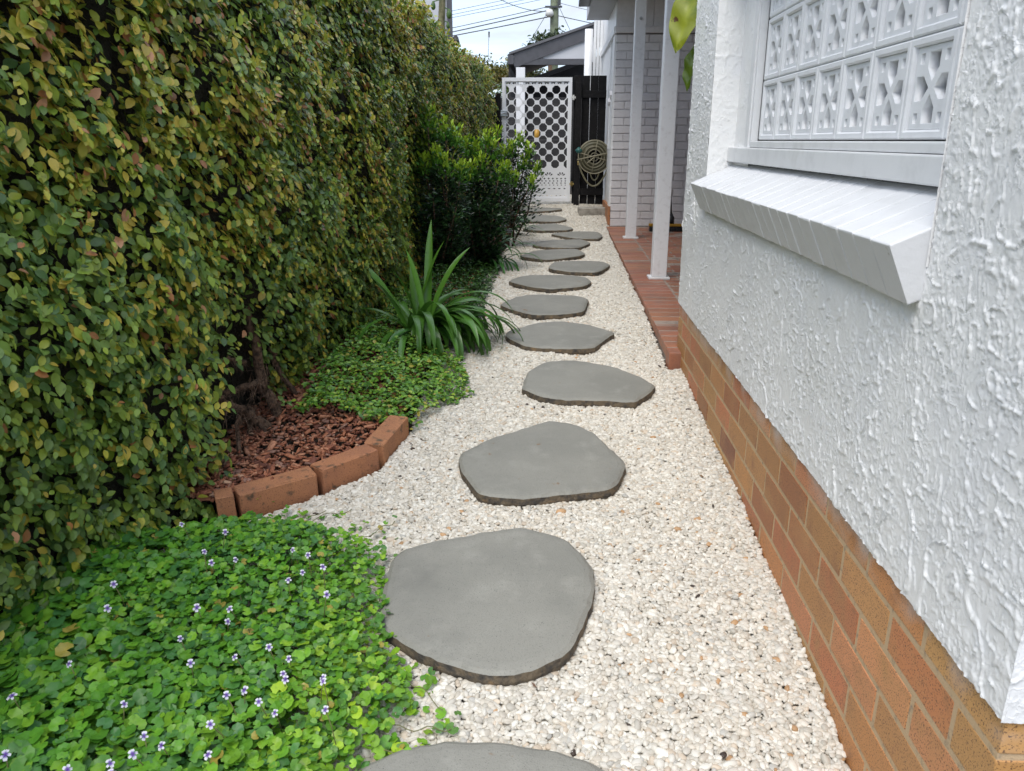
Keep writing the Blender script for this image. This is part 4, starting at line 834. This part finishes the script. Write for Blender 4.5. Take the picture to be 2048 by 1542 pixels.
ok = inpoly(X - wb, Y + wb, VP_) & (rng.random(n) < .35 + .65 * np.clip((np.interp(Y, [.7, 1.3, 1.4, 1.8, 2.0, 2.15], [-.4, -.30, -.27, -.40, -.45, -.75]) - X) / .16, 0, 1)); X, Y = X[ok], Y[ok]; n = len(X)
for (cx_, cy_, k_) in ((-.40, 1.94, 6), (-.345, 1.90, 3), (-.36, 1.63, 7), (-.31, 1.55, 6), (-.27, 1.46, 5), (-.225, 1.41, 3), (-.25, 1.34, 6), (-.20, 1.36, 2), (-.29, 1.27, 6), (-.50, 2.09, 6), (-.585, 2.13, 6), (-.70, 2.17, 7), (-.80, 2.19, 5), (-.385, 1.82, 5), (-.37, 1.74, 4), (-.86, 2.21, 3), (-.25, 1.52, 2), (-.47, 2.14, 2)):
    X = np.concatenate([X, rng.normal(cx_, .022, k_)]); Y = np.concatenate([Y, rng.normal(cy_, .022, k_)])
n = len(X)
hh = vheight(X, Y); lay = rng.random(n); Z = g(Y) + hh * (1 - .55 * lay ** 1.6) + rng.normal(0, .006, n)
a = rng.uniform(0, 6.28, n); ax = np.stack([np.cos(a), np.sin(a), rng.normal(0, .2, n)], 1); nn = np.stack([rng.normal(.12, .34, n), rng.normal(-.25, .34, n), np.ones(n)], 1)
size = rng.uniform(.012, .027, n) * np.interp(X, [-1.2, -.9, -.4], [1.5, 1.15, .98]) * np.interp(Y, [1.1, 1.5, 2.0], [1.2, 1.05, .85])
vc = np.array([(.085, .25, .024), (.12, .31, .026), (.07, .20, .04), (.165, .35, .028), (.055, .17, .045)])[rng.choice(5, n, p=[.3, .26, .17, .17, .10])] * rng.uniform(.82, 1.18, (n, 1))
fr_ = sstep(-.75, -.35, X) * rng.random(n); vc = vc * (1 + fr_[:, None] * np.array([[1.1, .45, .1]])); od = rng.random(n) < .012; vc[od] = np.array([.35, .30, .06]); rotv = basis(ax, nn); posv = np.stack([X, Y, Z], 1)
px, py, pz = proj(posv); cand = np.where((abs(px) < .98) & (abs(py) < .98) & (lay < .4))[0]; cand = cand[np.argsort(pz[cand] / size[cand])][:900]; pickv = rng.choice(cand, 300, replace=False); kk = np.ones(n, bool); kk[pickv] = False
M_vio = mat('violet_leaf', rough=.4, attr=('col', 'GEOMETRY'), noise=(90, 3, (.03, .09, .012), .5, 1.0), trans=.25, spec=.4)
singles(vio, kv2, kf2, pickv, posv, rotv, size, vc, M_vio, 10)
tag(scatter('foliage', kv2, kf2, posv[kk], rotv[kk], size[kk], vc[kk], M_vio, vio, tcol=ktc), kind='stuff')
# runners and leaf stalks
m = MB()
for k in range(420):
    q = random.randrange(n); p = Vector(posv[q]); m.tube([Vector((p.x + random.uniform(-.03, .03), p.y + random.uniform(-.03, .03), float(g(p.y)) - .01)), p - Vector((0, 0, .004))], .0011, 4, False)
for (x0, y0, x1, y1) in ((-.36, 1.5, -.225, 1.41), (-.36, 1.36, -.20, 1.36), (-.36, 1.30, -.25, 1.2), (-.62, 2.0, -.47, 2.14), (-.9, 2.05, -.70, 2.19), (-.8, 2.1, -.62, 2.2)):
    p = []; bx_, by_ = random.uniform(-.02, .02), random.uniform(-.02, .02)
    for t_ in np.linspace(0, 1, 12): x_ = x0 + (x1 - x0) * t_ + bx_ * math.sin(math.pi * t_) * 1.2; y_ = y0 + (y1 - y0) * t_ + by_ * math.sin(math.pi * t_) * 1.2; p.append(Vector((x_, y_, float(g(y_)) + .016 + .016 * math.sin(t_ * 7) ** 2 + (.03 if -.45 < x_ < .1 and 1.5 < y_ < 2.05 else 0))))
    m.tube(p, .0012, 5)
tag(obj('stems', m.mesh('stems', True), mat('green_stem', (.14, .14, .05), .6), vio), kind='stuff')
FLOW = [(-1.01,1.88,-.02),(-.88,1.86,-.02),(-.89,1.75,-.03),(-.86,1.72,-.04),(-.81,1.75,-.03),(-.67,1.79,-.03),(-.62,1.76,-.03),(-.57,1.72,-.04),(-.61,1.68,-.04),(-.64,1.66,-.04),(-1.07,1.63,-.05),(-1.05,1.56,-.06),(-.83,1.56,-.06),(-.75,1.56,-.06),(-.74,1.52,-.06),(-.53,1.61,-.05),(-.82,1.45,-.07),(-.68,1.41,-.07),(-.61,1.43,-.07),(-.56,1.41,-.07),(-1.03,1.37,-.08),(-.76,1.37,-.08),(-.56,1.37,-.08),(-.55,1.355,-.085),(-.47,1.36,-.08),(-.46,1.33,-.08),(-1.09,1.27,-.09),(-.85,1.26,-.09),(-.62,1.31,-.09),(-.65,1.29,-.09),(-.58,1.28,-.09),(-.54,1.26,-.09),(-.44,1.27,-.09),(-.78,1.20,-.10),(-.65,1.21,-.09),(-.73,1.17,-.10),(-.63,1.15,-.10),(-.77,1.14,-.10),(-.88,1.11,-.10),(-.81,1.13,-.10),(-1.01,1.13,-.10),(-.79,1.10,-.10)]
def flower_mesh(k):
    V, F, Cc = [], [], []
    for j, (a, ln, wd) in enumerate(((90 + 28, .0095, .0075), (90 - 28, .0095, .0075), (200, .0098, .006), (-20, .0098, .006), (270, .011, .0085))):
        a = R(a + random.uniform(-8, 8)); ca, sa_ = math.cos(a), math.sin(a); n_ = len(V); zz = random.uniform(.0005, .003)
        for t_, w__, c_ in ((.0, .14, (.15, .06, .36)), (.38, .62, (.24, .15, .50)), (.62, 1.0, (.74, .72, .84)), (1.0, .75, (.84, .83, .88))):
            for sd_ in (-1, 0, 1):
                r_ = ln * t_; o__ = wd * w__ * .5 * sd_; V.append((r_ * ca - o__ * sa_, r_ * sa_ + o__ * ca, zz + .0035 * t_ - (.0012 if sd_ == 0 else 0) - .005 * t_ * t_)); Cc.append(c_)
        for r_ in range(3):
            for s_ in range(2): b_ = n_ + r_ * 3 + s_; F += [(b_, b_ + 3, b_ + 4), (b_, b_ + 4, b_ + 1)]
    return npmesh('flower', np.array(V), np.array(F), np.array(Cc))
FM = [flower_mesh(k) for k in range(4)]; stem_m = M_vio
M_stem = MATS['green_stem']
for k, p in enumerate(FLOW):
    p = Vector(p) + Vector((0, 0, random.uniform(-.012, .012))); o = obj('flower', FM[k % 4], M_petal, vio); o.matrix_parent_inverse = Matrix.Identity(4); o.location = p - vio.location
    fdir = (EYE - p).normalized() * .55 + Vector((random.uniform(-.5, .5), random.uniform(-.5, .2), random.uniform(.1, .6))); o.rotation_mode = 'QUATERNION'; o.rotation_quaternion = fdir.to_track_quat('Z', 'Y'); sc_ = random.uniform(.72, 1.0); o.scale = (sc_,) * 3
    b = Vector((p.x + random.uniform(-.03, .03), p.y + random.uniform(-.01, .05), float(g(p.y)) + .02)); q = MB().tube([b, b.lerp(p, .6) + Vector((0, 0, .015)), p - fdir.normalized() * .001], .0011, 5).mesh('flower_stalk', True)
    s_ = obj('flower_stalk', q, M_stem, vio); s_.location = (0, 0, 0)

# ------------------------------------------------------------------ strappy clumps
def strap(root, base, az, el, L_, wd, sag, name='leaf', c=(.03, .105, .02)):
    n = 15; p = Vector(base); e = el; pts = [p.copy()]; tn = []
    for k in range(n):
        d = Vector((math.cos(az) * math.cos(e), math.sin(az) * math.cos(e), math.sin(e))); tn.append(d); p = p + d * (L_ / n); pts.append(p.copy()); e -= sag * (.3 + 1.4 * k / n) / n * 1.9
        p.z = max(p.z, float(g(p.y)) + .012)
    tn.append(tn[-1]); side = Vector((-math.sin(az), math.cos(az), 0)); V, F = [], []
    tw = random.uniform(-.35, .35)
    for k, (q, t_) in enumerate(zip(pts, tn)):
        u = k / n; w_ = wd * (.62 + .38 * min(1, u * 3)) * (1 - max(0, (u - .62) / .38) ** 2.2 * .97); up = side.cross(t_).normalized() * -1; s_ = (side * math.cos(tw * u) + up * math.sin(tw * u))
        V += [q - s_ * w_ / 2 + up * w_ * .16, q - up * .0, q + s_ * w_ / 2 + up * w_ * .16]
    for k in range(n):
        for j in range(2): b_ = k * 3 + j; F += [(b_, b_ + 3, b_ + 4), (b_, b_ + 4, b_ + 1)]
    cc = np.array([c]) * np.array([[1.0 + .5 * max(0, .25 - i_ // 3 / n) * 4 * .5] * 3 for i_ in range(len(V))]) * random.uniform(.8, 1.25)
    cc[1::3] *= 1.12
    o = obj(name, npmesh(name, np.array([tuple(v) for v in V]), np.array(F), cc), M_strap, root); return o
ag = tag(empty('strappy_plant', (-.66, 3.97, -.04)), 'large clump of arching dark green strap leaves between hedge and path', 'plant', 'strap-leaved clumps along the bed')
B = (-.69, 3.98, -.04)
def rb(s_=.045): return (B[0] + random.uniform(-s_, s_), B[1] + random.uniform(-s_, s_), B[2])
for az, el, L_, sg in ((80, 85, .66, .15), (150, 84, .52, .2), (50, 70, .62, .45), (30, 80, .58, .25), (115, 82, .42, .2), (200, 82, .44, .3), (160, 68, .62, .5), (175, 62, .60, .4), (140, 60, .5, .6), (190, 55, .45, .8)): strap(ag, rb(), R(az), R(el), L_, random.uniform(.034, .044), sg, c=(.080, .20, .024))
for k in range(78):
    az = random.gauss(-15, 52); el = random.uniform(38, 72); strap(ag, rb(.06), R(az), R(el), random.uniform(.42, .70), random.uniform(.032, .044), random.uniform(1.1, 2.0), c=(.062, .165, .022))
for k in range(12): strap(ag, rb(.06), R(random.uniform(-130, -40)), R(random.uniform(35, 60)), random.uniform(.3, .46), random.uniform(.028, .038), random.uniform(1.2, 2.2), c=(.055, .17, .03))
def clump(base, n_, Lr, azc, azs, label, wd=.024):
    global B
    B = base; r = tag(empty('strappy_plant', base), label, 'plant', 'strap-leaved clumps along the bed')
    for k in range(n_): strap(r, rb(.05), R(random.gauss(azc, azs)), R(random.uniform(35, 80)), random.uniform(*Lr), wd * random.uniform(.8, 1.2), random.uniform(.9, 2.0), c=(.042, .14, .028))
clump((-.50, 6.35, 0), 22, (.32, .52), -20, 45, 'small strappy clump under the bright-tipped shrubs, drooping onto gravel')
clump((-.56, 8.55, .01), 30, (.35, .6), 0, 60, 'far strappy clump beside the path near the red brick')

# ------------------------------------------------------------------ glossy shrubs with lime tips
sv_, sf_ = leaf_t(.46, fold=.10, droop=.05)
def shrub(base, tips, lab, nl, dark=(.014, .036, .016), spread=.085, low=.15, ntip=9):
    root = tag(empty('shrub', base), lab, 'shrub', 'glossy shrubs in front of the hedge'); base = Vector(base)
    m = MB(); P, A, Nn, Sc, Cc = [], [], [], [], []
    for q, t_ in enumerate(tips):
        t_ = Vector(t_) + Vector((0, 0, .05 if q < ntip else 0)); b = base + Vector((random.uniform(-.06, .06), random.uniform(-.06, .06), 0)); mid = b.lerp(t_, .5) + Vector((random.uniform(-.05, .05), random.uniform(-.05, .05), -.04)); path = [b, b.lerp(mid, .5), mid, mid.lerp(t_, .55), t_]
        m.tube(path, [.011, .009, .007, .005, .003], 6)
        for k in range(nl):
            u = low + (1 - low) * rng.random() ** .75; seg = min(3, int(u * 4)); pp = path[seg].lerp(path[seg + 1], u * 4 - seg); a = rng.uniform(0, 6.28); sp = spread * (.35 + .9 * math.sin(math.pi * min(1, u * .92 + .08)) ) * rng.uniform(.2, 1)
            out = Vector((math.cos(a), math.sin(a), 0)); pp = pp + out * sp + Vector((0, 0, rng.normal(0, .025))); P.append(pp); d = out * 1.0 + Vector((0, 0, rng.uniform(-.2, 1.1))); A.append(d); Nn.append(Vector((rng.normal(0, .4), rng.normal(0, .4), 1)) + out * .3); Sc.append(rng.uniform(.030, .05))
            mix = np.array(dark) if rng.random() < .6 else np.array((.034, .09, .026))
            if u > .90 and q < ntip: mix = np.array((.06, .17, .03))
            Cc.append(mix * rng.uniform(.75, 1.4))
        tp, ta, tn_, ts, tcn_ = [], [], [], [], []
        for k in range(60 if q < ntip else 0):                            # fresh growth at the tip
            a = rng.uniform(0, 6.28); hgt = rng.uniform(-.10, .05); out = Vector((math.cos(a), math.sin(a), 0)); r_ = rng.uniform(0, .06); tp.append(t_ + out * r_ + Vector((0, 0, hgt))); ta.append(out * rng.uniform(.15, .7) + Vector((0, 0, 1))); tn_.append(out * -.6 + Vector((rng.normal(0, .3), rng.normal(0, .3), .6))); ts.append(rng.uniform(.030, .048)); f_ = sstep(-.07, .0, hgt) * rng.uniform(.75, 1.1); tcn_.append(np.array((.10, .26, .03)) * (1 - f_) + np.array((.36, .52, .04)) * f_)
        if tp: tag(scatter('new_growth', sv_, sf_, np.array([tuple(v) for v in tp]), basis(np.array([tuple(v) for v in ta]), np.array([tuple(v) for v in tn_])), np.array(ts), np.array(tcn_), M_leaf, root), kind='stuff')
    obj('branches', m.mesh('branches', True), M_bark, root)
    tag(scatter('foliage', sv_, sf_, np.array([tuple(v) for v in P]), basis(np.array([tuple(v) for v in A]), np.array([tuple(v) for v in Nn])), np.array(Sc), np.array(Cc), M_gloss, root), kind='stuff')
shrub((-.80, 5.75, 0), [(-.88, 5.70, 1.12), (-.84, 5.78, 1.02), (-.76, 5.70, 1.04), (-.69, 5.72, .99), (-.80, 5.55, .86), (-.90, 5.6, .80), (-.73, 5.5, .80), (-.95, 5.8, .92), (-.64, 5.6, .76), (-.82, 5.45, .62), (-.66, 5.45, .55), (-.92, 5.5, .55)], 'tallest glossy dark shrub with lime tips against the hedge', 330, low=.08, spread=.11)
shrub((-.56, 6.25, 0), [(-.66, 6.2, .92), (-.60, 6.2, .90), (-.51, 6.2, .97), (-.46, 6.2, .90), (-.54, 6.1, .80), (-.62, 6.05, .74), (-.67, 6.0, .67), (-.40, 6.15, .74), (-.35, 6.2, .73), (-.38, 6.1, .64), (-.55, 5.95, .55), (-.45, 6.0, .5), (-.62, 5.95, .42)], 'middle glossy shrub with the brightest lime green tips, beside the tallest one', 330, low=.08, spread=.11)
shrub((-.42, 7.65, 0), [(-.31, 7.6, .97), (-.38, 7.6, .89), (-.22, 7.6, .87), (-.15, 7.6, .70), (-.45, 7.6, .85), (-.53, 7.7, 1.02), (-.27, 7.55, .76), (-.2, 7.5, .58), (-.36, 7.5, .62)], 'glossy dark shrub leaning over the path in front of the white gate', 220, low=.22, spread=.11)
# low seedlings under the shrubs
def build_low():
    n = 4200; X = rng.uniform(-.85, -.42, n); Y = rng.uniform(4.3, 6.3, n); Z = g(Y) + rng.uniform(.01, .16, n) * np.clip(-X * 2.2 - .6, .2, 1); a = rng.uniform(0, 6.28, n)
    c = np.array([(.04, .10, .02), (.06, .14, .022), (.025, .07, .02)])[rng.integers(0, 3, n)] * rng.uniform(.8, 1.2, (n, 1))
    tag(scatter('low_ground_cover', sv_, sf_, np.stack([X, Y, Z], 1), basis(np.stack([np.cos(a), np.sin(a), rng.normal(.2, .4, n)], 1), np.stack([rng.normal(0, .4, n), rng.normal(0, .4, n), np.ones(n)], 1)), rng.uniform(.02, .036, n), c, M_leaf), 'low leafy ground cover at the foot of the middle shrub', 'ground cover', kind='stuff')
build_low()

# ------------------------------------------------------------------ leaf at the porch corner
vn_ = tag(empty('vine', (.64, 3.84, 1.5)), 'climbing vine with big yellow-green leaves at the corner of the white wall', 'vine')
def bigleaf(org, ax, nr, L_, W_, c):
    V, F, Cc = [], [], []; n = 12
    for k in range(n + 1):
        u = k / n; w_ = W_ * (math.sin(math.pi * min(1, u * .93 + .07)) ** .75) * (1 - .25 * u)
        for j in range(-3, 4): V.append((u * L_, w_ / 2 * j / 3, -.05 * L_ * u * u + .14 * w_ * abs(j / 3) + .006 * math.sin(u * 16 + abs(j)))); Cc.append(np.array(c) * (1.25 if j == 0 else 1))
    for k in range(n):
        for j in range(6): b_ = k * 7 + j; F += [(b_, b_ + 7, b_ + 8), (b_, b_ + 8, b_ + 1)]
    me = npmesh('leaf', np.array(V), np.array(F), np.array(Cc)); r3 = basis(np.array([ax], float), np.array([nr], float))[0]
    o = obj('leaf', me, M_big, vn_); o.matrix_parent_inverse = Matrix.Identity(4); o.matrix_basis = Matrix.Translation(Vector(org) - vn_.location) @ Matrix(r3.tolist()).to_4x4()
M_big = mat('vine_leaf', rough=.35, attr=('col', 'GEOMETRY'), noise=[(9, 4, (.10, .17, .015), .45, .7), (16, 4, (.10, .045, .015), .66, .72)], trans=.3)
bigleaf((.632, 3.86, 1.66), (-.32, -.02, -1), (-.75, -1, .2), .29, .17, (.26, .30, .025))
bigleaf((.66, 3.95, 1.42), (-.2, .05, -1), (-1, -.6, .1), .2, .10, (.16, .24, .03))
obj('stem', MB().tube([(.66, 3.84, 1.3), (.655, 3.85, 1.5), (.645, 3.86, 1.68), (.65, 3.88, 2.2)], .006, 6).mesh('stem', True), M_stem, vn_)

# ------------------------------------------------------------------ beyond the hedge: neighbour, papaya, trees, pole, wires
nb = tag(empty('neighbour_house', (-4, 16, 0)), 'pale grey neighbouring house wall with charcoal corner trim above the hedge', 'house')
def blk(a_, L_, D_, z0, z1, off=0):
    u_ = Vector((-math.cos(R(9)), -math.sin(R(9)), 0)); v_ = Vector((-math.sin(R(9)), math.cos(R(9)), 0)); A = Vector(a_) + u_ * off
    q = [A, A + v_ * D_, A + u_ * L_ + v_ * D_, A + u_ * L_]; return MB().hexa([p + Vector((0, 0, z0)) for p in q] + [p + Vector((0, 0, z1)) for p in q])
obj('wall', blk((-1.69, 14, 0), 4, 4, -.2, 6.5, .09).mesh('wall'), M_nwall, nb)
obj('corner_trim', blk((-1.69, 13.97, 0), .085, .12, -.2, 6.5).mesh('corner_trim'), M_char, nb)
obj('downpipe', MB().tube([(-1.83, 13.9, 0), (-1.83, 13.9, 6)], .022, 10).mesh('downpipe', True), M_char, nb)
obj('wall_lamp', MB().tube([(-1.69, 13.98, 2.58), (-1.64, 13.9, 2.6), (-1.61, 13.88, 2.52)], [.03, .06, .05], 10).mesh('wall_lamp', True), M_blk, nb)
pa = tag(empty('papaya_tree', (-1.25, 9.2, 0)), 'papaya tree trunk with hanging green fruit rising behind the hedge', 'tree')
obj('trunk', MB().tube([(-1.30, 9.1, 0), (-1.25, 9.05, 1.5), (-1.215, 9, 2.1), (-1.19, 9, 2.45), (-1.17, 9, 3.2)], [.06, .05, .038, .034, .03], 12).mesh('trunk', True), M_pap, pa)
def fruit(c, s_):
    bm = bmesh.new(); bmesh.ops.create_uvsphere(bm, u_segments=14, v_segments=10, radius=1)
    for v in bm.verts: t_ = (v.co.z + 1) / 2; k_ = 1 - .45 * t_ ** 2; v.co = Vector((v.co.x * .62 * k_ * s_, v.co.y * .62 * k_ * s_, v.co.z * s_))
    for f in bm.faces: f.smooth = True
    me = bpy.data.meshes.new('fruit'); bm.to_mesh(me); bm.free(); o = obj('fruit', me, M_fruit, pa, None); o.matrix_parent_inverse = Matrix.Identity(4); o.location = Vector(c) - pa.location
    obj('fruit_stalk', MB().tube([Vector(c) + Vector((0, 0, s_ * .8)), (-1.2, 9, c[2] + s_ * 1.5)], .006, 5).mesh('fruit_stalk'), M_fruit, pa)
fruit((-1.285, 8.96, 2.36), .045); fruit((-1.12, 8.97, 2.28), .05); fruit((-1.135, 8.98, 2.17), .035)
bigp = []
for k in range(9):
    a = k * .7; V = []
    c = Vector((-1.17, 9, 3.2)); e_ = c + Vector((math.cos(a) * .5, math.sin(a) * .5, .1)); obj('leaf_stalk', MB().tube([c, c.lerp(e_, .5) + Vector((0, 0, .08)), e_], .008, 5).mesh('leaf_stalk'), M_fruit, pa)
    P_ = []; A_ = []
    for j in range(9): b_ = a + (j - 4) * .35; P_.append(tuple(e_)); A_.append((math.cos(b_), math.sin(b_), -.35))
    scatter('leaf', sv_, sf_, np.array(P_), basis(np.array(A_), np.tile([[0, 0, 1.]], (9, 1))), np.full(9, .3), np.tile([[.04, .10, .02]], (9, 1)), M_leaf, pa)
def tree(base, cen, rad, n, lab, cols, ls, trunk_r=.12):
    root = tag(empty('tree', base), lab, 'tree', 'trees in the distance'); m = MB(); base = Vector(base); cen = Vector(cen); m.tube([base, base.lerp(cen, .5), cen - Vector((0, 0, rad[2] * .4))], [trunk_r, trunk_r * .8, trunk_r * .5], 8); P = []
    nbr = 26
    for k in range(nbr):
        d = Vector(rng.normal(0, 1, 3)).normalized(); d.z = abs(d.z) * .9 - .15; e_ = cen + Vector((d.x * rad[0], d.y * rad[1], d.z * rad[2])) * rng.uniform(.55, 1); s0 = cen - Vector((0, 0, rad[2] * .5)); m.tube([s0, s0.lerp(e_, .5) + Vector((0, 0, .05)), e_], [trunk_r * .3, trunk_r * .2, trunk_r * .08], 5)
        for q in range(n // nbr): P.append(e_ + Vector((rng.normal(0, rad[0] * .16), rng.normal(0, rad[1] * .16), rng.normal(0, rad[2] * .10))))
    k = len(P); P = np.array([tuple(p) for p in P]); obj('trunk', m.mesh('trunk', True), M_bark, root); c = np.array(cols)[rng.integers(0, len(cols), k)] * rng.uniform(.7, 1.3, (k, 1))
    tag(scatter('crown', sv_, sf_, P, basis(rng.normal(0, 1, (k, 3)), np.stack([rng.normal(0, .5, k), rng.normal(0, .5, k), np.ones(k)], 1)), rng.uniform(ls * .7, ls * 1.3, k), c, M_leaf, root), kind='stuff')
OL = [(.10, .11, .02), (.15, .13, .022), (.07, .085, .02), (.20, .15, .03)]; GR = [(.04, .07, .02), (.06, .09, .022), (.03, .05, .02)]
tree((-2.6, 22, .1), (-2.1, 22, 2.5), (1.25, 1.1, .8), 5200, 'olive-yellow flowering tree top showing past the hedge', OL, .085)
tree((-1.2, 24, .1), (-1.05, 24, 2.6), (.8, .9, .75), 2600, 'smaller green-olive tree beside the carport roof', GR + OL[:2], .085)
tree((-.75, 17.5, .1), (-.9, 17.5, 1.7), (.5, .8, .6), 1400, 'low bright green bush seen through the top left holes of the gate', [(.10, .17, .02), (.16, .2, .03), (.06, .11, .02)], .07, .05)
tree((.0, 27, .1), (-.15, 27, 3.95), (.75, .7, .55), 500, 'sparse dark tree in front of the utility pole above the carport', GR, .13)
up_ = tag(empty('utility_pole', (0, 30, 0)), 'timber utility pole carrying overhead wires above the carport', 'utility pole')
obj('pole', MB().tube([(-.0, 30, 0), (-.03, 30, 9)], [.17, .14], 14).mesh('pole', True), M_pole, up_)
obj('insulator', MB().tube([(-.19, 29.8, 5.12), (-.19, 29.8, 5.2), (-.19, 29.8, 5.28), (-.19, 29.8, 5.36)], [.08, .15, .14, .10], 14).mesh('insulator', True), M_cer, up_)
obj('bracket', MB().box((-.35, 29.78, 5.42), (.25, 29.84, 5.48)).box((.1, 29.75, 5.5), (.2, 29.85, 5.72)).mesh('bracket'), M_wire, up_)
WR = [((-9, 30, 4.5), (-.04, 29.84, 6.01), .008), ((-9, 30, 4.4), (-.04, 29.84, 5.88), .008), ((-9, 30, 4.32), (-.04, 29.84, 5.77), .008), ((-9, 30, 3.9), (-.26, 29.8, 5.45), .012), ((-9, 30, 3.75), (-.26, 29.8, 5.33), .018), ((-9, 30, 3.75), (-.17, 29.82, 5.14), .018),
      ((-2.6, 29.9, 6.1), (-.35, 29.8, 5.30), .012), ((-1.6, 29.6, 3.3), (-.12, 29.84, 5.5), .009), ((1.4, 29.7, 3.2), (.08, 29.85, 5.57), .009), ((.1, 29.84, 5.17), (4.5, 29.8, 4.4), .014), ((.05, 29.84, 5.6), (3, 29.6, 5.0), .008)]
WL = ['thin overhead wire', 'thin overhead wire', 'thin overhead wire']
for k, (a, b, r_) in enumerate(WR):
    a, b = Vector(a), Vector(b); sg = .18 if k == 6 else .05; p_ = [a.lerp(b, t_) - Vector((0, 0, sg * 4 * t_ * (1 - t_))) for t_ in np.linspace(0, 1, 16)]
    lab = (['one of the three thin uppermost wires strung to the utility pole'] * 3 + ['thin overhead wire next below the three uppermost wires', 'thick overhead wire just above the lowest one', 'lowest thick overhead wire, with a dropper hanging from it', 'sagging wire curving down to the pole insulator', 'guy wire slanting from the pole down to the low end of the carport roof', 'guy wire slanting from the pole towards the house downpipe', 'service wire from the pole insulator to the house eave', 'thin service wire leaving the pole above its bracket towards the eave'])[k]
    tag(obj('overhead_wire', MB().tube(p_, r_, 5).mesh('overhead_wire', True), M_wire), lab, 'wire', ['overhead wires', 'guy wires', 'service wires'][0 if k < 7 else 1 if k < 9 else 2])
wd_ = tag(empty('wire_dropper', (-2.33, 30, 4.2)), 'short dropper hanging from the lowest overhead wire above the trees', 'wire')
obj('cable', MB().tube([(-2.33, 29.97, 4.72), (-2.39, 29.97, 3.2)], .008, 5).mesh('cable'), M_wire, wd_); obj('clip', MB().tube([(-2.33, 29.97, 4.68), (-2.33, 29.97, 4.5)], [.03, .02], 8).mesh('clip'), M_wire, wd_)
